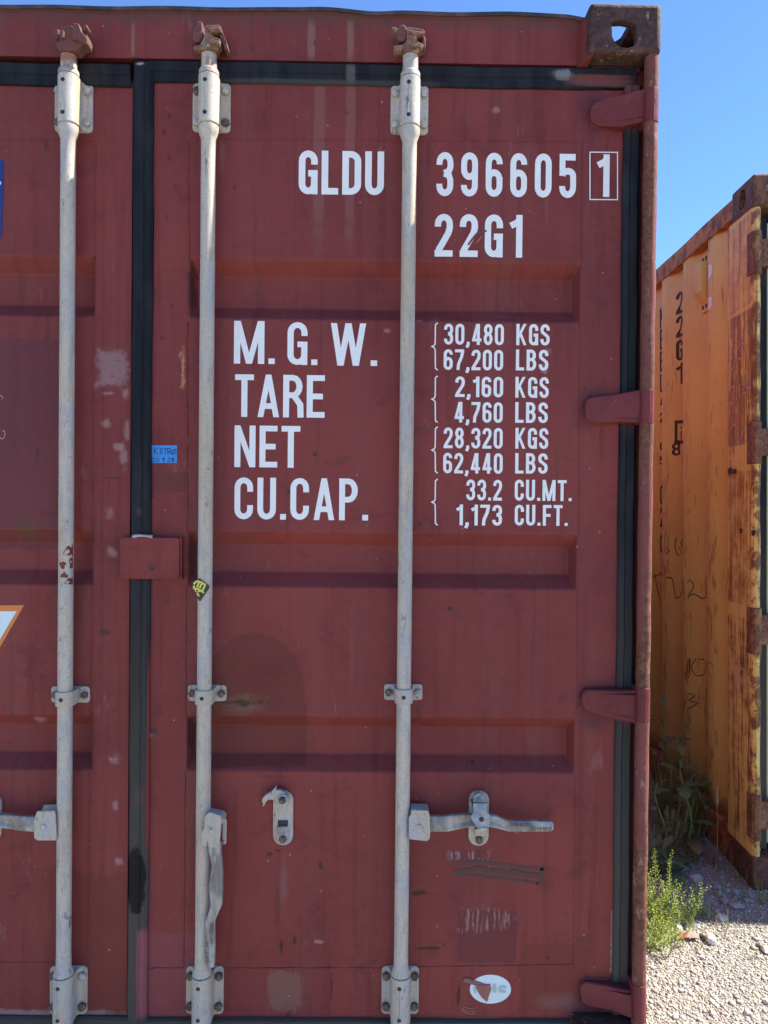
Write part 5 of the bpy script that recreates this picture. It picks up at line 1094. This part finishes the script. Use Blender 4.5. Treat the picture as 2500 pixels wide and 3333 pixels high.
tuft(*src(640, 1440), 6, .06, 'few fine blades behind the red scrap', 'grass', .6, .002); tuft(*src(545, 1560), 8, .10, 'fine dry grass in front of the red scrap', 'straw', .5, .002); tuft(*src(680, 1590), 7, .05, 'tiny grass tuft on open sunlit gravel', 'grass', .6, .002); tuft(*src(1160, 1640), 7, .06, 'sparse grass sprig near the black pebble', 'grass', .5, .002); tuft(*src(1100, 1360), 6, .05, 'tiny sprig right at the shadow edge on gravel', 'grass', .6, .002); tuft(*src(470, 1500), 12, .13, 'dry thin straw between the peppercress stalks', 'straw', .35, .002)

random.seed(99); b = B()
for i in range(900):
    x = random.uniform(1.24, 1.98); y = random.uniform(.80, 2.6)
    if not keep_g(np.array([x]), np.array([y]))[0] or random.random() > .25+.5*(y-.8): continue
    a = random.uniform(0, 6.283); s_ = random.uniform(.1, 1.); blade(b, (x, y, gz(x, y)), (math.cos(a)*s_, math.sin(a)*s_, 1), random.uniform(.04, .16+.12*(y-.8)), random.uniform(.002, .005), random.uniform(.1, .9), 4)
tag(build('ground_cover', b, M['grass'], smooth=0, recalc=False), 'thin grass and weed growth between the containers', 'ground cover', kind='stuff')
cress(*src(290, 1400), 8, .20, 'sunlit peppercress pressed against the rusty post foot', 37, .3); cress(*src(390, 1420), 7, .17, 'leafy sunlit peppercress between the two taller ones', 38, .5); cress(*src(480, 1520), 6, .10, 'short sunlit peppercress in front of the tallest one', 39, .5)
weed(*src(330, 1010), .12, 9, 'dark broad leaves at the foot of the rusty red post', 15, .6, dry=0)
weed(*src(560, 620), .45, 11, 'tall dark weed against the yellow wall deep in the gap', 17, .6)

tuft(*src(480, 800), 40, .34, 'dry straw clump tangled among the brown seed spikes', 'straw', .6, .003, droop=.9); tuft(*src(350, 920), 34, .30, 'pale dry stalks leaning by the rusty red post', 'straw', .5, .003, droop=.6); tuft(*src(600, 720), 30, .42, 'wispy dry grass against the yellow bottom rail', 'straw', .5, .003, droop=.6)
tuft(*src(340, 1330), 10, .20, 'thin dry straw rising behind the sunlit peppercress', 'straw', .4, .0022, droop=.4); tuft(*src(430, 1640), 9, .07, 'wispy pale grass on gravel before the peppercress', 'straw', .8, .002, droop=.5); tuft(*src(340, 1660), 9, .08, 'thin green grass sprawling on gravel at the red post', 'grass', .9, .002, droop=.6)

strokes('scratch', [[(1011, 530), (1021, 516), (1030, 505), (1051, 499)]], DR, 'scratch_red', DOORY, 5, yoff=.0022)
strokes('scrape', [[(1028, 526), (1034, 519), (1041, 511)]], DR, 'tear', DOORY, 4, yoff=.0018)
tuft(*src(300, 1290), 14, .26, 'tall wispy grass blades beside the rusty post in sun', 'grass', .3, .002, droop=.3); tuft(*src(520, 1330), 12, .16, 'wispy mixed blades right of the tallest peppercress', 'grass', .6, .002, droop=.5); tuft(*src(620, 1400), 8, .08, 'thin dry blades on gravel beside the small peppercress', 'straw', .8, .0018, droop=.5); tuft(*src(990, 1420), 6, .05, 'tiny dry sprig on sunlit gravel near the shadow', 'straw', .8, .0018)
